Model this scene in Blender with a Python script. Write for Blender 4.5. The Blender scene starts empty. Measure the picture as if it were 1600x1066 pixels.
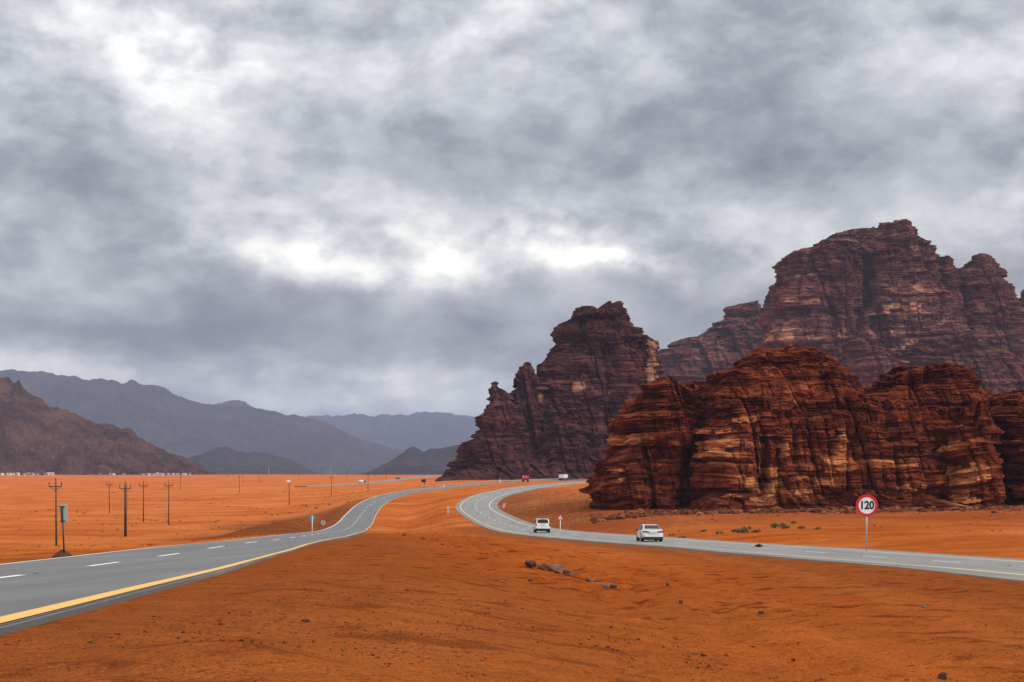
import bpy, bmesh, math, random
import numpy as np
from mathutils import Vector, Matrix
SC = bpy.context.scene
COL = SC.collection
F, CX, HZ = 2222.0, 800.0, 745.0          # focal length in photo pixels, centre column, eye level row
rad = math.radians

# ------------------------------------------------------------------ camera
cam_d = bpy.data.cameras.new('camera')
cam_d.sensor_width = 36.0
cam_d.lens = 36.0 * F / 1600.0
cam_d.shift_y = 212.0 / 1600.0
cam_d.clip_start = 0.1
cam_d.clip_end = 40000.0
cam = bpy.data.objects.new('camera', cam_d)
cam.rotation_euler = (rad(90), 0, 0)
COL.objects.link(cam)
SC.camera = cam

# ------------------------------------------------------------------ node helpers
class S:
    """a socket with arithmetic"""
    tree = None
    def __init__(self, s): self.s = s
    def _m(self, op, *a, clamp=False):
        n = S.tree.nodes.new('ShaderNodeMath'); n.operation = op; n.use_clamp = clamp
        for i, v in enumerate((self,) + a):
            if isinstance(v, S): S.tree.links.new(v.s, n.inputs[i])
            else: n.inputs[i].default_value = v
        return S(n.outputs[0])
    def __add__(self, o): return self._m('ADD', o)
    __radd__ = __add__
    def __mul__(self, o): return self._m('MULTIPLY', o)
    __rmul__ = __mul__
    def __sub__(self, o): return self._m('SUBTRACT', o)
    def __truediv__(self, o): return self._m('DIVIDE', o)
    def rsub(self, o): return (self * -1.0) + o
    def pow(self, o): return self._m('POWER', o)
    def clamp(self): return self._m('ADD', 0.0, clamp=True)
    def exp(self): return self._m('EXPONENT')
    def abs(self): return self._m('ABSOLUTE')
    def mx(self, o): return self._m('MAXIMUM', o)
    def step(self, a, b):
        n = S.tree.nodes.new('ShaderNodeMapRange'); n.interpolation_type = 'SMOOTHSTEP'
        n.inputs[1].default_value = a; n.inputs[2].default_value = b
        S.tree.links.new(self.s, n.inputs[0]); return S(n.outputs[0])
def node(t, **kw):
    n = S.tree.nodes.new(t)
    for k, v in kw.items(): setattr(n, k, v)
    return n
def link(a, b): S.tree.links.new(a.s if isinstance(a, S) else a, b)
def combine(x, y, z):
    n = node('ShaderNodeCombineXYZ')
    for i, v in enumerate((x, y, z)):
        if isinstance(v, S): link(v, n.inputs[i])
        else: n.inputs[i].default_value = v
    return S(n.outputs[0])
def separate(v):
    n = node('ShaderNodeSeparateXYZ'); link(v, n.inputs[0]); return S(n.outputs[0]), S(n.outputs[1]), S(n.outputs[2])
def noise(vec, scale, detail=4, rough=0.55, dist=0.0, color=False):
    n = node('ShaderNodeTexNoise'); link(vec, n.inputs['Vector'])
    n.inputs['Scale'].default_value = scale; n.inputs['Detail'].default_value = detail
    n.inputs['Roughness'].default_value = rough; n.inputs['Distortion'].default_value = dist
    return S(n.outputs[1 if color else 0])
def vscale(vec, sx, sy, sz):
    n = node('ShaderNodeVectorMath', operation='MULTIPLY'); link(vec, n.inputs[0]); n.inputs[1].default_value = (sx, sy, sz)
    return S(n.outputs[0])
def mix(f, a, b, mode='MIX'):
    n = node('ShaderNodeMix', data_type='RGBA', blend_type=mode)
    for i, v in ((0, f), (6, a), (7, b)):
        if isinstance(v, S): link(v, n.inputs[i])
        elif i == 0: n.inputs[i].default_value = v
        else: n.inputs[i].default_value = (*v, 1.0)
    return S(n.outputs[2])
def attr(name):
    n = node('ShaderNodeAttribute', attribute_name=name); return S(n.outputs['Fac'])
def position(): return S(node('ShaderNodeNewGeometry').outputs['Position'])
def new_mat(name):
    m = bpy.data.materials.new(name); m.use_nodes = True; m.node_tree.nodes.clear(); S.tree = m.node_tree
    return m
def finish(m, col, rough=0.9, bump=None, strength=0.5, dist=0.1, spec=0.3, metal=0.0, coat=0.0, emit=None):
    p = node('ShaderNodeBsdfPrincipled'); o = node('ShaderNodeOutputMaterial')
    if isinstance(col, S): link(col, p.inputs['Base Color'])
    else: p.inputs['Base Color'].default_value = (*col, 1)
    if isinstance(rough, S): link(rough, p.inputs['Roughness'])
    else: p.inputs['Roughness'].default_value = rough
    p.inputs['Specular IOR Level'].default_value = spec
    p.inputs['Metallic'].default_value = metal
    p.inputs['Coat Weight'].default_value = coat
    if bump is not None:
        b = node('ShaderNodeBump'); b.inputs['Strength'].default_value = strength; b.inputs['Distance'].default_value = dist
        link(bump, b.inputs['Height']); link(b.outputs[0], p.inputs['Normal'])
    link(p.outputs[0], o.inputs[0])
    return m
def simple(name, col, rough=0.6, var=0.12, scale=3.0, spec=0.4, metal=0.0, coat=0.0):
    """painted or cast surface with slight procedural unevenness"""
    m = new_mat(name); p = S(node('ShaderNodeTexCoord').outputs['Object'])
    n = noise(p, scale, 4); c = mix(n, tuple(x * (1 - var) for x in col), tuple(min(1, x * (1 + var)) for x in col))
    return finish(m, c, rough, spec=spec, metal=metal, coat=coat)

# ------------------------------------------------------------------ world: overcast cloud deck over a Nishita sky
SUN_EL, SUN_AZ = 42.0, 128.0              # degrees; azimuth clockwise from +Y (behind the camera, to the right)
W = bpy.data.worlds.new('World'); SC.world = W; W.use_nodes = True
W.node_tree.nodes.clear(); S.tree = W.node_tree
dirv = S(node('ShaderNodeTexCoord').outputs['Generated'])
dx, dy, dz = separate(dirv)
sky = node('ShaderNodeTexSky', sky_type='NISHITA'); sky.sun_disc = False
sky.sun_elevation = rad(SUN_EL); sky.sun_rotation = rad(SUN_AZ)
az = dx._m('ARCTAN2', dy) * 57.29578
el = dz._m('ARCSINE') * 57.29578
hz = dz.mx(0.0) + 0.34
plane = combine(dx / hz, dy / hz, 0.0)
w1 = noise(plane, 3.0, 5, 0.55, color=True); w1x, w1y, _ = separate(w1)
w2 = noise(dirv, 9.0, 6, 0.6, color=True); w2x, w2y, _ = separate(w2)
azw = az + (w1x - 0.5) * 7.0 + (w2x - 0.5) * 5.0
elw = el + (w1y - 0.5) * 2.6 + (w2y - 0.5) * 2.4
def px_ang(u, v):
    a = math.atan((u - CX) / F); return math.degrees(a), math.degrees(math.atan((HZ - v) / F * math.cos(a)))
B = None
# cloud deck: (column, row, half width, half height in photo pixels, tilt, brightness change)
CLOUDS = [(60, 60, 330, 200, 0, .07), (300, 130, 120, 70, 0, .09), (190, 70, 120, 60, 0, .06), (90, 265, 120, 55, 0, -.14),
          (480, 170, 150, 90, 0, -.03), (720, 235, 260, 80, -4, -.08), (1240, 215, 330, 75, -3, -.11), (1250, 60, 520, 90, 0, -.03),
          (650, 60, 200, 60, 0, .06), (150, 420, 300, 110, 0, -.03), (1540, 330, 150, 40, 8, .06), (1500, 400, 120, 40, 0, -.04),
          (500, 418, 130, 26, -4, .34), (690, 402, 170, 44, 0, .34), (880, 410, 130, 30, 4, .31), (1010, 412, 90, 18, 2, .30), (640, 345, 230, 50, 0, .12), (1040, 385, 200, 60, 0, .08),
          (940, 357, 34, 12, 0, -.14), (250, 525, 330, 34, 2, -.17), (480, 470, 150, 30, 8, -.08), (620, 560, 160, 16, 0, -.06),
          (800, 500, 320, 45, 0, -.07), (300, 605, 500, 34, 0, .23), (680, 605, 140, 38, 0, .13), (1150, 480, 300, 60, 0, -.03)]
for (u, v, su, sv, tilt, amp) in CLOUDS:
    a0, e0 = px_ang(u, v); sa = math.degrees(su / F); se = math.degrees(sv / F); c, s = math.cos(rad(tilt)), math.sin(rad(tilt))
    p = azw - a0; q = elw - e0
    g = ((p * (c / sa) + q * (s / sa)).pow(2.0) + (q * (c / se) - p * (s / se)).pow(2.0)) * -1.0
    g = g.exp() * amp
    B = g if B is None else B + g
f1 = noise(plane, 2.2, 7, 0.55, 0.3); f2 = noise(plane, 6.0, 7, 0.58, 0.5); f3 = noise(vscale(dirv, 1, 1, 1.7), 15.0, 8, 0.58, 0.1)
f4 = noise(vscale(dirv, 1, 1, 1.5), 10.0, 9, 0.54, 0.25).step(.36, .64); f5 = noise(vscale(dirv, 1, 1, 1.7), 27.0, 7, 0.58, 0.2).step(.35, .65)
lum = (B + 0.325) * ((f1 - 0.5) * 0.4 + (f2 - 0.5) * 0.5 + (f3 - 0.5) * 1.0 + (f4 - .5) * .48 + (f5 - .5) * .26 + 1.0)
lum = lum.mx(0.08)
ramp = node('ShaderNodeValToRGB'); link(lum, ramp.inputs[0])
ramp.color_ramp.elements[0].position = 0.05; ramp.color_ramp.elements[0].color = (.06, .066, .085, 1)
ramp.color_ramp.elements[1].position = 1.0; ramp.color_ramp.elements[1].color = (.84, .78, .65, 1)
for pos, c in ((.2, (.152, .158, .170)), (.33, (.248, .256, .264)), (.5, (.400, .408, .398)), (.7, (.600, .592, .545))):
    e = ramp.color_ramp.elements.new(pos); e.color = (*c, 1)
over = dz.mx(0.0) * 2.8 + 0.95           # an overcast sky grows brighter towards the zenith
vm = node('ShaderNodeVectorMath', operation='SCALE'); link(ramp.outputs[0], vm.inputs[0]); link(over * 10.0, vm.inputs[3])
cl = mix(0.95, S(sky.outputs[0]), S(vm.outputs[0]))
bg = node('ShaderNodeBackground'); link(cl, bg.inputs[0]); bg.inputs[1].default_value = 0.112
wo = node('ShaderNodeOutputWorld'); link(bg.outputs[0], wo.inputs[0])

# ------------------------------------------------------------------ sun behind thin cloud
sun_d = bpy.data.lights.new('sun', 'SUN'); sun_d.energy = 1.5; sun_d.angle = rad(12); sun_d.color = (1.0, .95, .87)
sun = bpy.data.objects.new('sun', sun_d); COL.objects.link(sun); sun.location = (60, -60, 120)
sd = Vector((math.sin(rad(SUN_AZ)) * math.cos(rad(SUN_EL)), math.cos(rad(SUN_AZ)) * math.cos(rad(SUN_EL)), math.sin(rad(SUN_EL))))
sun.rotation_euler = sd.to_track_quat('Z', 'Y').to_euler()
SC.view_settings.view_transform = 'Standard'; SC.view_settings.look = 'None'
SC.view_settings.exposure = 0.42; SC.view_settings.gamma = 1.0; SC.view_settings.use_curve_mapping = False
SC.render.engine = 'CYCLES'
SC.cycles.use_denoising = True
SC.cycles.max_bounces = 6; SC.cycles.diffuse_bounces = 3; SC.cycles.volume_bounces = 1
SC.cycles.transparent_max_bounces = 8

# ------------------------------------------------------------------ numeric noise
def _hash(i, j, k, seed):
    h = (i.astype(np.int64) * 374761393 + j.astype(np.int64) * 668265263 + k.astype(np.int64) * 2147483647 + seed * 1442695041) & 0xFFFFFFFF
    h = ((h ^ (h >> 13)) * 1274126177) & 0xFFFFFFFF
    h = ((h ^ (h >> 16)) * 2246822519) & 0xFFFFFFFF
    return ((h ^ (h >> 15)) & 0xFFFFFF) / float(0xFFFFFF)
def vn(x, y, z=None, seed=0):
    """smooth value noise in -1..1"""
    x = np.asarray(x, float); y = np.asarray(y, float); z = np.zeros_like(x) if z is None else np.asarray(z, float)
    xi, yi, zi = np.floor(x), np.floor(y), np.floor(z); fx, fy, fz = x - xi, y - yi, z - zi
    fx = fx * fx * (3 - 2 * fx); fy = fy * fy * (3 - 2 * fy); fz = fz * fz * (3 - 2 * fz)
    r = 0
    for a in (0, 1):
        for b in (0, 1):
            for c in (0, 1):
                r = r + _hash(xi + a, yi + b, zi + c, seed) * (fx if a else 1 - fx) * (fy if b else 1 - fy) * (fz if c else 1 - fz)
    return r * 2 - 1
def fbm(x, y, z=None, oct=4, seed=0, gain=.5):
    r = 0; a = 1.0; t = 0; z = np.zeros_like(np.asarray(x, float)) if z is None else z
    for o in range(oct):
        f = 2.03 ** o; r = r + a * vn(x * f, y * f, z * f, seed + o * 17); t += a; a *= gain
    return r / t
def sst(a, b, x):
    t = np.clip((x - a) / (b - a), 0, 1); return t * t * (3 - 2 * t)

# ------------------------------------------------------------------ object helpers
def tag(o, label=None, cat=None, group=None, kind=None):
    if label: o['label'] = label
    if cat: o['category'] = cat
    if group: o['group'] = group
    if kind: o['kind'] = kind
    return o
def new_obj(name, me, mat=None, parent=None):
    o = bpy.data.objects.new(name, me); COL.objects.link(o)
    if mat is not None and not me.materials: me.materials.append(mat)
    if parent is not None: o.parent = parent
    return o
def empty(name, loc=(0, 0, 0), rz=0.0):
    o = bpy.data.objects.new(name, None); COL.objects.link(o); o.location = loc; o.rotation_euler = (0, 0, rz); o.empty_display_size = .2
    return o
def mesh_np(name, V, Q, smooth=False):
    """mesh from vertex array and quad (or triangle) index array"""
    me = bpy.data.meshes.new(name); V = np.asarray(V, np.float32); Q = np.asarray(Q, np.int32); k = Q.shape[1]
    me.vertices.add(len(V)); me.vertices.foreach_set('co', V.ravel())
    me.loops.add(Q.size); me.loops.foreach_set('vertex_index', Q.ravel())
    me.polygons.add(len(Q)); me.polygons.foreach_set('loop_start', np.arange(0, Q.size, k, dtype=np.int32))
    me.polygons.foreach_set('loop_total', np.full(len(Q), k, np.int32))
    me.polygons.foreach_set('use_smooth', np.full(len(Q), smooth, bool))
    me.update(calc_edges=True); me.validate(); return me
def set_attr(me, name, a):
    at = me.attributes.new(name, 'FLOAT', 'POINT'); at.data.foreach_set('value', np.asarray(a, np.float32).ravel())
def grid_quads(nr, nc, wrap=False):
    i = np.arange(nr - 1)[:, None]; j = np.arange(nc if wrap else nc - 1)[None]; j2 = (j + 1) % nc
    return np.stack([i * nc + j, i * nc + j2, (i + 1) * nc + j2, (i + 1) * nc + j], -1).reshape(-1, 4)
class MB:
    """collects boxes, tubes and lofts, then links them as ONE mesh object"""
    def __init__(self): self.bm = bmesh.new()
    def box(self, c, s, rot=None):
        m = Matrix.Translation(c) @ (rot.to_4x4() if rot is not None else Matrix.Identity(4)) @ Matrix.Diagonal((*s, 1))
        bmesh.ops.create_cube(self.bm, size=1.0, matrix=m); return self
    def tube(self, a, b, r0, r1=None, n=8):
        a, b = Vector(a), Vector(b); d = b - a; q = d.to_track_quat('Z', 'Y'); r1 = r0 if r1 is None else r1
        bmesh.ops.create_cone(self.bm, cap_ends=True, segments=n, radius1=r0, radius2=r1, depth=d.length,
                              matrix=Matrix.Translation((a + b) / 2) @ q.to_matrix().to_4x4()); return self
    def poly(self, pts, th, axis=1):
        """flat polygon in the XZ plane extruded along Y by th"""
        vs = [self.bm.verts.new(p) for p in pts]; f = self.bm.faces.new(vs)
        r = bmesh.ops.extrude_face_region(self.bm, geom=[f])
        bmesh.ops.translate(self.bm, vec=(0, th, 0), verts=[v for v in r['geom'] if isinstance(v, bmesh.types.BMVert)]); return self
    def loft(self, secs, cap=True):
        rings = [[self.bm.verts.new(p) for p in s] for s in secs]; n = len(secs[0])
        for a, b in zip(rings, rings[1:]):
            for j in range(n):
                try: self.bm.faces.new((a[j], a[(j + 1) % n], b[(j + 1) % n], b[j]))
                except ValueError: pass
        if cap: self.bm.faces.new(rings[0][::-1]); self.bm.faces.new(rings[-1])
        return self
    def quad(self, *pts):
        self.bm.faces.new([self.bm.verts.new(p) for p in pts]); return self
    def mesh(self, name, smooth=False, bevel=0.0):
        if bevel: bmesh.ops.bevel(self.bm, geom=self.bm.edges[:], offset=bevel, segments=1, affect='EDGES', clamp_overlap=True)
        bmesh.ops.recalc_face_normals(self.bm, faces=self.bm.faces[:])
        for f in self.bm.faces: f.smooth = smooth
        me = bpy.data.meshes.new(name); self.bm.to_mesh(me); self.bm.free(); return me
    def build(self, name, mat, parent=None, smooth=False, bevel=0.0):
        return new_obj(name, self.mesh(name, smooth, bevel), mat, parent)
def copy_tree(o, parent=None):
    c = o.copy(); COL.objects.link(c)
    if parent is not None: c.parent = parent
    for ch in list(o.children): copy_tree(ch, c)
    return c
def at(u, v, d): return np.array([(u - CX) / F * d, d, (HZ - v) / F * d])

# ------------------------------------------------------------------ road alignments: x, y, z, crossfall
LR = [(-9.5,-45,-.15,0),(-7.4,-20,-.3,0),(-6.5,-5,-.5,-.005),(-6.32,6.11,-0.80,-0.017),(-6.47,8.22,-0.90,-0.024),(-6.68,10.76,-1.03,-0.038),(-6.96,13.68,-1.17,-0.043),(-7.31,16.92,-1.33,-0.049),(-7.71,20.17,-1.49,-0.053),(-8.11,23.03,-1.62,-0.052),(-8.56,26.04,-1.75,-0.047),(-9.11,29.88,-1.91,-0.040),(-9.72,34.55,-2.10,-0.036),(-10.38,40.26,-2.31,-0.031),(-11.05,47.16,-2.55,-0.029),(-11.71,55.52,-2.78,-0.034),(-12.38,66.10,-3.09,-0.035),(-13.37,81.70,-3.60,-0.037),(-16.26,116.04,-4.73,-0.032),(-18.63,140.87,-5.59,-0.023),(-22.47,180.73,-7.00,-0.015),(-28.38,243.18,-8.97,-0.007),(-32.65,296.26,-9.62,-0.004),(-36.65,346.92,-9.02,-0.002),(-38.09,380.01,-7.72,0.000),(-38.04,407.05,-6.61,0.002),(-36.91,429.37,-5.86,0.006),(-35.11,448.47,-5.24,0.009),(-32.81,465.55,-4.81,0.011),(-30.13,481.19,-4.44,0.013),(-27.14,495.80,-4.11,0.015),(-23.88,509.62,-3.79,0.016),(-20.37,522.81,-3.54,0.016),(-16.63,535.45,-3.28,0.016)]
LR += [(*at(u, v, d), .01) for u, v, d in ((772, 755.6, 558), (814, 753.2, 584), (860, 751.4, 612), (910, 750, 642), (970, 749, 678), (1040, 748, 720))]
RR = [(12.9,-40,.1,0),(13.1,-20,-.4,0),(13.4,0,-1.0,0),(13.80,12.78,-1.49,0.000),(14.38,17.76,-1.70,0.001),(15.14,24.92,-2.01,0.001),(15.94,33.73,-2.39,0.002),(16.64,43.50,-2.81,0.006),(16.92,48.37,-3.03,0.007),(17.16,53.83,-3.27,0.008),(17.35,60.28,-3.53,0.003),(17.42,67.79,-3.82,-0.000),(17.25,76.33,-4.12,-0.002),(16.76,85.89,-4.44,-0.007),(15.85,96.52,-4.78,-0.003),(14.46,108.46,-5.15,-0.003),(12.52,122.34,-5.56,-0.009),(9.97,139.52,-6.01,-0.017),(6.62,163.33,-6.66,-0.018),(2.01,205.59,-7.67,-0.012),(-0.06,229.29,-8.01,-0.006),(-2.59,258.18,-8.15,-0.001),(-5.60,290.86,-7.82,0.002),(-7.9,318,-7.35,.004),(-8.87,341.89,-6.80,0.006),(-8.5,363,-6.1,.008),(-6.90,383.68,-5.33,0.010),(-3.29,408.75,-4.52,0.014),(0.88,428.50,-3.84,0.017),(5.46,445.53,-3.27,0.020),(10.37,460.80,-2.76,0.021)]
RR += [(*at(u, v, d), .015) for u, v, d in ((892, 755, 478), (930, 752.8, 497), (975, 751, 520), (1030, 749.5, 548), (1100, 748, 585))]
def alignment(pts, step=1.5):
    P = np.array(pts, float); s = np.r_[0, np.cumsum(np.hypot(np.diff(P[:, 0]), np.diff(P[:, 1])))]
    t = np.arange(0, s[-1], step); out = []
    m = np.gradient(P, s, axis=0)                         # cubic Hermite through the stations
    i = np.clip(np.searchsorted(s, t, 'right') - 1, 0, len(s) - 2); h = (s[i + 1] - s[i]); f = ((t - s[i]) / h)[:, None]; h = h[:, None]
    C = (2*f**3-3*f**2+1)*P[i] + (f**3-2*f**2+f)*h*m[i] + (-2*f**3+3*f**2)*P[i+1] + (f**3-f**2)*h*m[i+1]
    k = np.exp(-np.linspace(-2, 2, 9) ** 2); k /= k.sum()
    Cp = np.pad(C, ((4, 4), (0, 0)), mode='reflect', reflect_type='odd')
    C = np.stack([np.convolve(Cp[:, c], k, 'valid') for c in range(4)], 1)
    T = np.gradient(C[:, :2], axis=0); T /= np.hypot(T[:, 0], T[:, 1])[:, None]
    return dict(C=C, n=np.stack([-T[:, 1], T[:, 0]], 1), T=T, t=t)
AL, AR = alignment(LR), alignment(RR)
AL.update(left=3.86, right=3.78, w=7.3); AR.update(left=4.6, right=5.4, w=6.8)
def road_pt(A, off, dz=0.0, idx=slice(None)):
    C, n = A['C'][idx], A['n'][idx]
    return np.c_[C[:, 0] + n[:, 0] * off, C[:, 1] + n[:, 1] * off, C[:, 2] + C[:, 3] * off + dz]

# ------------------------------------------------------------------ terrain height: thin-plate spline through surveyed points
def zplain(d): return np.interp(d, [150, 222, 300, 460, 740, 1000, 1300, 1600, 1900, 2600, 6000], [-8.6, -10.7, -11.5, -12, -10.5, -8, -4.2, -1.2, 2, 3.2, 8])
ctl = []
for A in (AL, AR):
    idx = np.unique(np.r_[np.arange(0, 60, 10), np.arange(60, len(A['C']), 22)])
    for off in (A['left'] + 1, -A['right'] - 1): ctl += [tuple(p) for p in road_pt(A, off, -.12, idx)]
def G(u, v, d): ctl.append(tuple(at(u, v, d)))
def GZ(u, d, z): ctl.append(((u - CX) / F * d, d, z))
for u in (-500, -150, 0, 100, 200, 300):
    for d in (222, 300, 460, 740, 1000, 1300, 1600, 1900, 2600): GZ(u, d, float(zplain(d)))
for u, ds in ((390, (330, 460, 740, 1000, 1300, 1600, 1900)), (470, (420, 520, 740, 1000, 1300, 1600)), (560, (620, 800, 1000, 1300, 1600))):
    for d in ds: GZ(u, d, float(zplain(d)) + (1.5 if u > 500 else .5))
for u, d in ((640, 900), (640, 1300), (700, 1000)): GZ(u, d, float(zplain(d)) + 3)
for p in ((0, 867, 100), (-100, 869, 80), (-400, 875, 70), (150, 859, 140), (300, 851, 180), (120, 862, 120), (220, 856, 160)): G(*p)
for p in ((400, 823, 230), (440, 819, 235), (481, 812, 240), (496, 806.5, 248), (520, 793, 272), (538, 786.7, 300), (557, 785, 336), (580, 776, 380), (610, 768, 430)): G(*p)
for p in ((-200, 1100, 6), (0, 1066, 7.0), (250, 1066, 7.8), (400, 1066, 8.9), (800, 1066, 10.4), (1200, 1066, 10.7), (1600, 1066, 10.4), (800, 950, 21.7), (1200, 950, 21.7), (1600, 960, 19.6), (500, 950, 15.7), (650, 850, 60), (820, 895, 40), (1100, 900, 37)): G(*p)
for x, y, z in ((0, 0, -1.45), (0, -30, -1.2), (5, -45, -1), (-3, -15, -1.3), (30, 0, -1.3), (30, -40, -1), (-30, 0, -1.2), (-30, -40, -.8), (60, 40, -3), (-60, 30, -2.5), (5, 5, -1.5)): ctl.append((x, y, z))
for p in ((1600, 845, 100), (1600, 800, 215), (1800, 800, 215), (2000, 830, 120), (1300, 800, 230), (1100, 800, 245), (950, 796, 268), (930, 776, 330), (870, 790, 300), (870, 771, 375), (925, 768, 400), (930, 758, 450), (1300, 826, 140), (1100, 822, 165), (980, 815, 200)): G(*p)
for p in ((680, 752.5, 690), (740, 751, 690), (800, 750, 690), (950, 749, 700)): G(*p)
for u, d, z in ((1200, 600, -1), (1600, 500, -3), (1600, 700, 1), (1200, 900, 3), (1700, 1000, 6), (1000, 1000, 2), (2200, 400, -4), (2200, 1000, 4), (800, 1500, 1), (700, 2500, 3), (1200, 2500, 10), (2200, 2500, 10)): GZ(u, d, z)
for x in (-4500, -1500, 1500, 4500):
    for y in (6000, 9000, 14000): ctl.append((x, y, 8))
ctl = np.array(ctl)
def wcoord(x, y):
    r = np.hypot(x, y + 60.0); return np.stack([3.0 * np.arctan2(x, y + 60.0), np.log(r)], -1)
def tps_fit(P, z, lam=2e-4):
    n = len(P); r2 = ((P[:, None] - P[None]) ** 2).sum(-1); K = .5 * r2 * np.log(r2 + 1e-12) + lam * np.eye(n)
    Q = np.c_[np.ones(n), P]; M = np.zeros((n + 3, n + 3)); M[:n, :n] = K; M[:n, n:] = Q; M[n:, :n] = Q.T
    return np.linalg.solve(M, np.r_[z, 0, 0, 0])
cw = wcoord(ctl[:, 0], ctl[:, 1]); TW = tps_fit(cw, ctl[:, 2])
def tps(x, y):
    P = wcoord(x, y); out = np.empty(len(P))
    for i in range(0, len(P), 20000):
        p = P[i:i + 20000]; r2 = ((p[:, None] - cw[None]) ** 2).sum(-1)
        out[i:i + 20000] = (.5 * r2 * np.log(r2 + 1e-12)) @ TW[:-3] + TW[-3] + p @ TW[-2:]
    return out
def road_near(A, x, y):
    """index of the nearest station and signed lateral offset"""
    k = np.zeros(len(x), int); best = np.full(len(x), 1e18); sub = np.arange(0, len(A['C']), 3); c = A['C'][sub, :2]
    for i in range(0, len(x), 20000):
        d2 = (x[i:i + 20000, None] - c[None, :, 0]) ** 2 + (y[i:i + 20000, None] - c[None, :, 1]) ** 2
        k[i:i + 20000] = sub[d2.argmin(1)]
    for _ in range(2):
        cc = A['C'][k, :2]; T = A['T'][k]; ds = ((x - cc[:, 0]) * T[:, 0] + (y - cc[:, 1]) * T[:, 1]) / 1.5
        k = np.clip(k + np.round(ds).astype(int), 0, len(A['C']) - 1)
    lon0 = ((x - A['C'][k, 0]) * A['T'][k, 0] + (y - A['C'][k, 1]) * A['T'][k, 1]) / 1.5; k2 = np.clip(k + np.sign(lon0).astype(int), 0, len(A['C']) - 1); f = np.clip(abs(lon0), 0, 1)[:, None]
    cc = A['C'][k, :2] * (1 - f) + A['C'][k2, :2] * f; n = A['n'][k] * (1 - f) + A['n'][k2] * f; T = A['T'][k] * (1 - f) + A['T'][k2] * f; f = f[:, 0]
    lat = (x - cc[:, 0]) * n[:, 0] + (y - cc[:, 1]) * n[:, 1]; lon = (x - cc[:, 0]) * T[:, 0] + (y - cc[:, 1]) * T[:, 1]
    d = np.where(abs(lon) < 3, abs(lat), np.hypot(lat, lon))
    z = A['C'][k, 2] * (1 - f) + A['C'][k2, 2] * f
    return d, lat, z, A['C'][k, 3] * (1 - f) + A['C'][k2, 3] * f
def churn(x, y):
    xc = np.interp(y, [8, 20, 40, 100, 200, 340], [1.6, 1.2, .6, -3, -8, -17]) + 1.5 * vn(y * .06, y * 0 + 2.2, seed=15)
    return np.exp(-((x - xc) / (1.6 + .028 * y)) ** 2) * sst(6, 11, y) * sst(380, 300, y)
def relief(x, y, d):
    """wind ripples, hummocks and washed channels on the sand"""
    r = .06 * np.clip(fbm(x * .9, y * .5, oct=4, seed=13) * 2, -.4, 1) * sst(10, 24, d) + .03 * fbm(x * 3.5, y * 2.2, oct=2, seed=14) * sst(60, 20, d) + .045 * fbm(x * .55, y * .4, oct=4, seed=3) + .20 * fbm(x * .09, y * .07, oct=3, seed=9) * sst(15, 60, d)
    r += (  .22 * np.clip(fbm(x * .05, y * .10, oct=4, seed=21), 0, 1) + .25 * fbm(x * .013, y * .02, oct=3, seed=5)) * sst(90, 260, d)
    ch = churn(x, y); r += ch * (.11 * np.clip(fbm(x * 1.1, y * .55, oct=4, seed=16) * 2.2, -.5, 1.0) - .06 * np.exp(-(vn(x * 1.7, y * .12, seed=18) / .12) ** 2)) * (1 + .6 * sst(60, 200, d))
    r -= .04 * np.clip(1 - abs(fbm(x * .22, y * .12, oct=3, seed=33)) * 9, 0, 1) * sst(8, 20, d)
    return r
def ground(x, y, detail=True):
    x = np.atleast_1d(np.asarray(x, float)); y = np.atleast_1d(np.asarray(y, float))
    z = tps(x, y); d = np.hypot(x, y); edge = np.full(len(x), 1e9)
    rl = relief(x, y, d) if detail else 0
    m = np.where((y < 760) & (abs(x) < 400))[0]; ok = np.ones(len(x))
    zz = z + rl
    for A in (AL, AR):
        dd, lat, zr, bk = road_near(A, x[m], y[m])
        hw = np.where(lat > 0, A['left'], A['right']); out = dd - hw
        zr = zr + bk * np.clip(lat, -A['right'], A['left']) - (.045 + .085 * sst(50, 90, y[m]))
        w = 1 - sst(.3, 7.0, out)
        soft = .10 * (fbm(x[m] * .8, y[m] * .8, oct=3, seed=51)) * sst(.1, 1.2, out)
        zz[m] = zz[m] * (1 - w) + (zr + soft) * w
        edge[m] = np.minimum(edge[m], out)
    return zz, edge
def gz(x, y): return float(ground([x], [y])[0][0])
def put(u, d):
    x = (u - CX) / F * d; return Vector((x, d, gz(x, d)))

# ------------------------------------------------------------------ ground sheet
a1 = np.linspace(-.44, .44, 490); side = np.geomspace(.01, 1.0, 26)
cols = np.r_[-.44 - side[::-1] * 0.85, a1, .44 + side * 0.85]
rows = np.r_[np.geomspace(14, 62, 40)[:-1], np.geomspace(62, 80, 130)[:-1], np.geomspace(80, 110, 90)[:-1], np.geomspace(110, 720, 310)[:-1], np.geomspace(720, 15000, 110)]
rr, cc = np.meshgrid(rows, cols, indexing='ij')
gx = (rr * np.sin(cc)).ravel(); gy = (rr * np.cos(cc) - 58.0).ravel()
gzv, gedge = ground(gx, gy)
me = mesh_np('ground', np.c_[gx, gy, gzv], grid_quads(len(rows), len(cols)), True)
me.flip_normals()
gd = np.hypot(gx, gy)
gu = CX + F * gx / np.maximum(gy, 1); gv = HZ - F * gzv / np.maximum(gy, 1)
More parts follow.
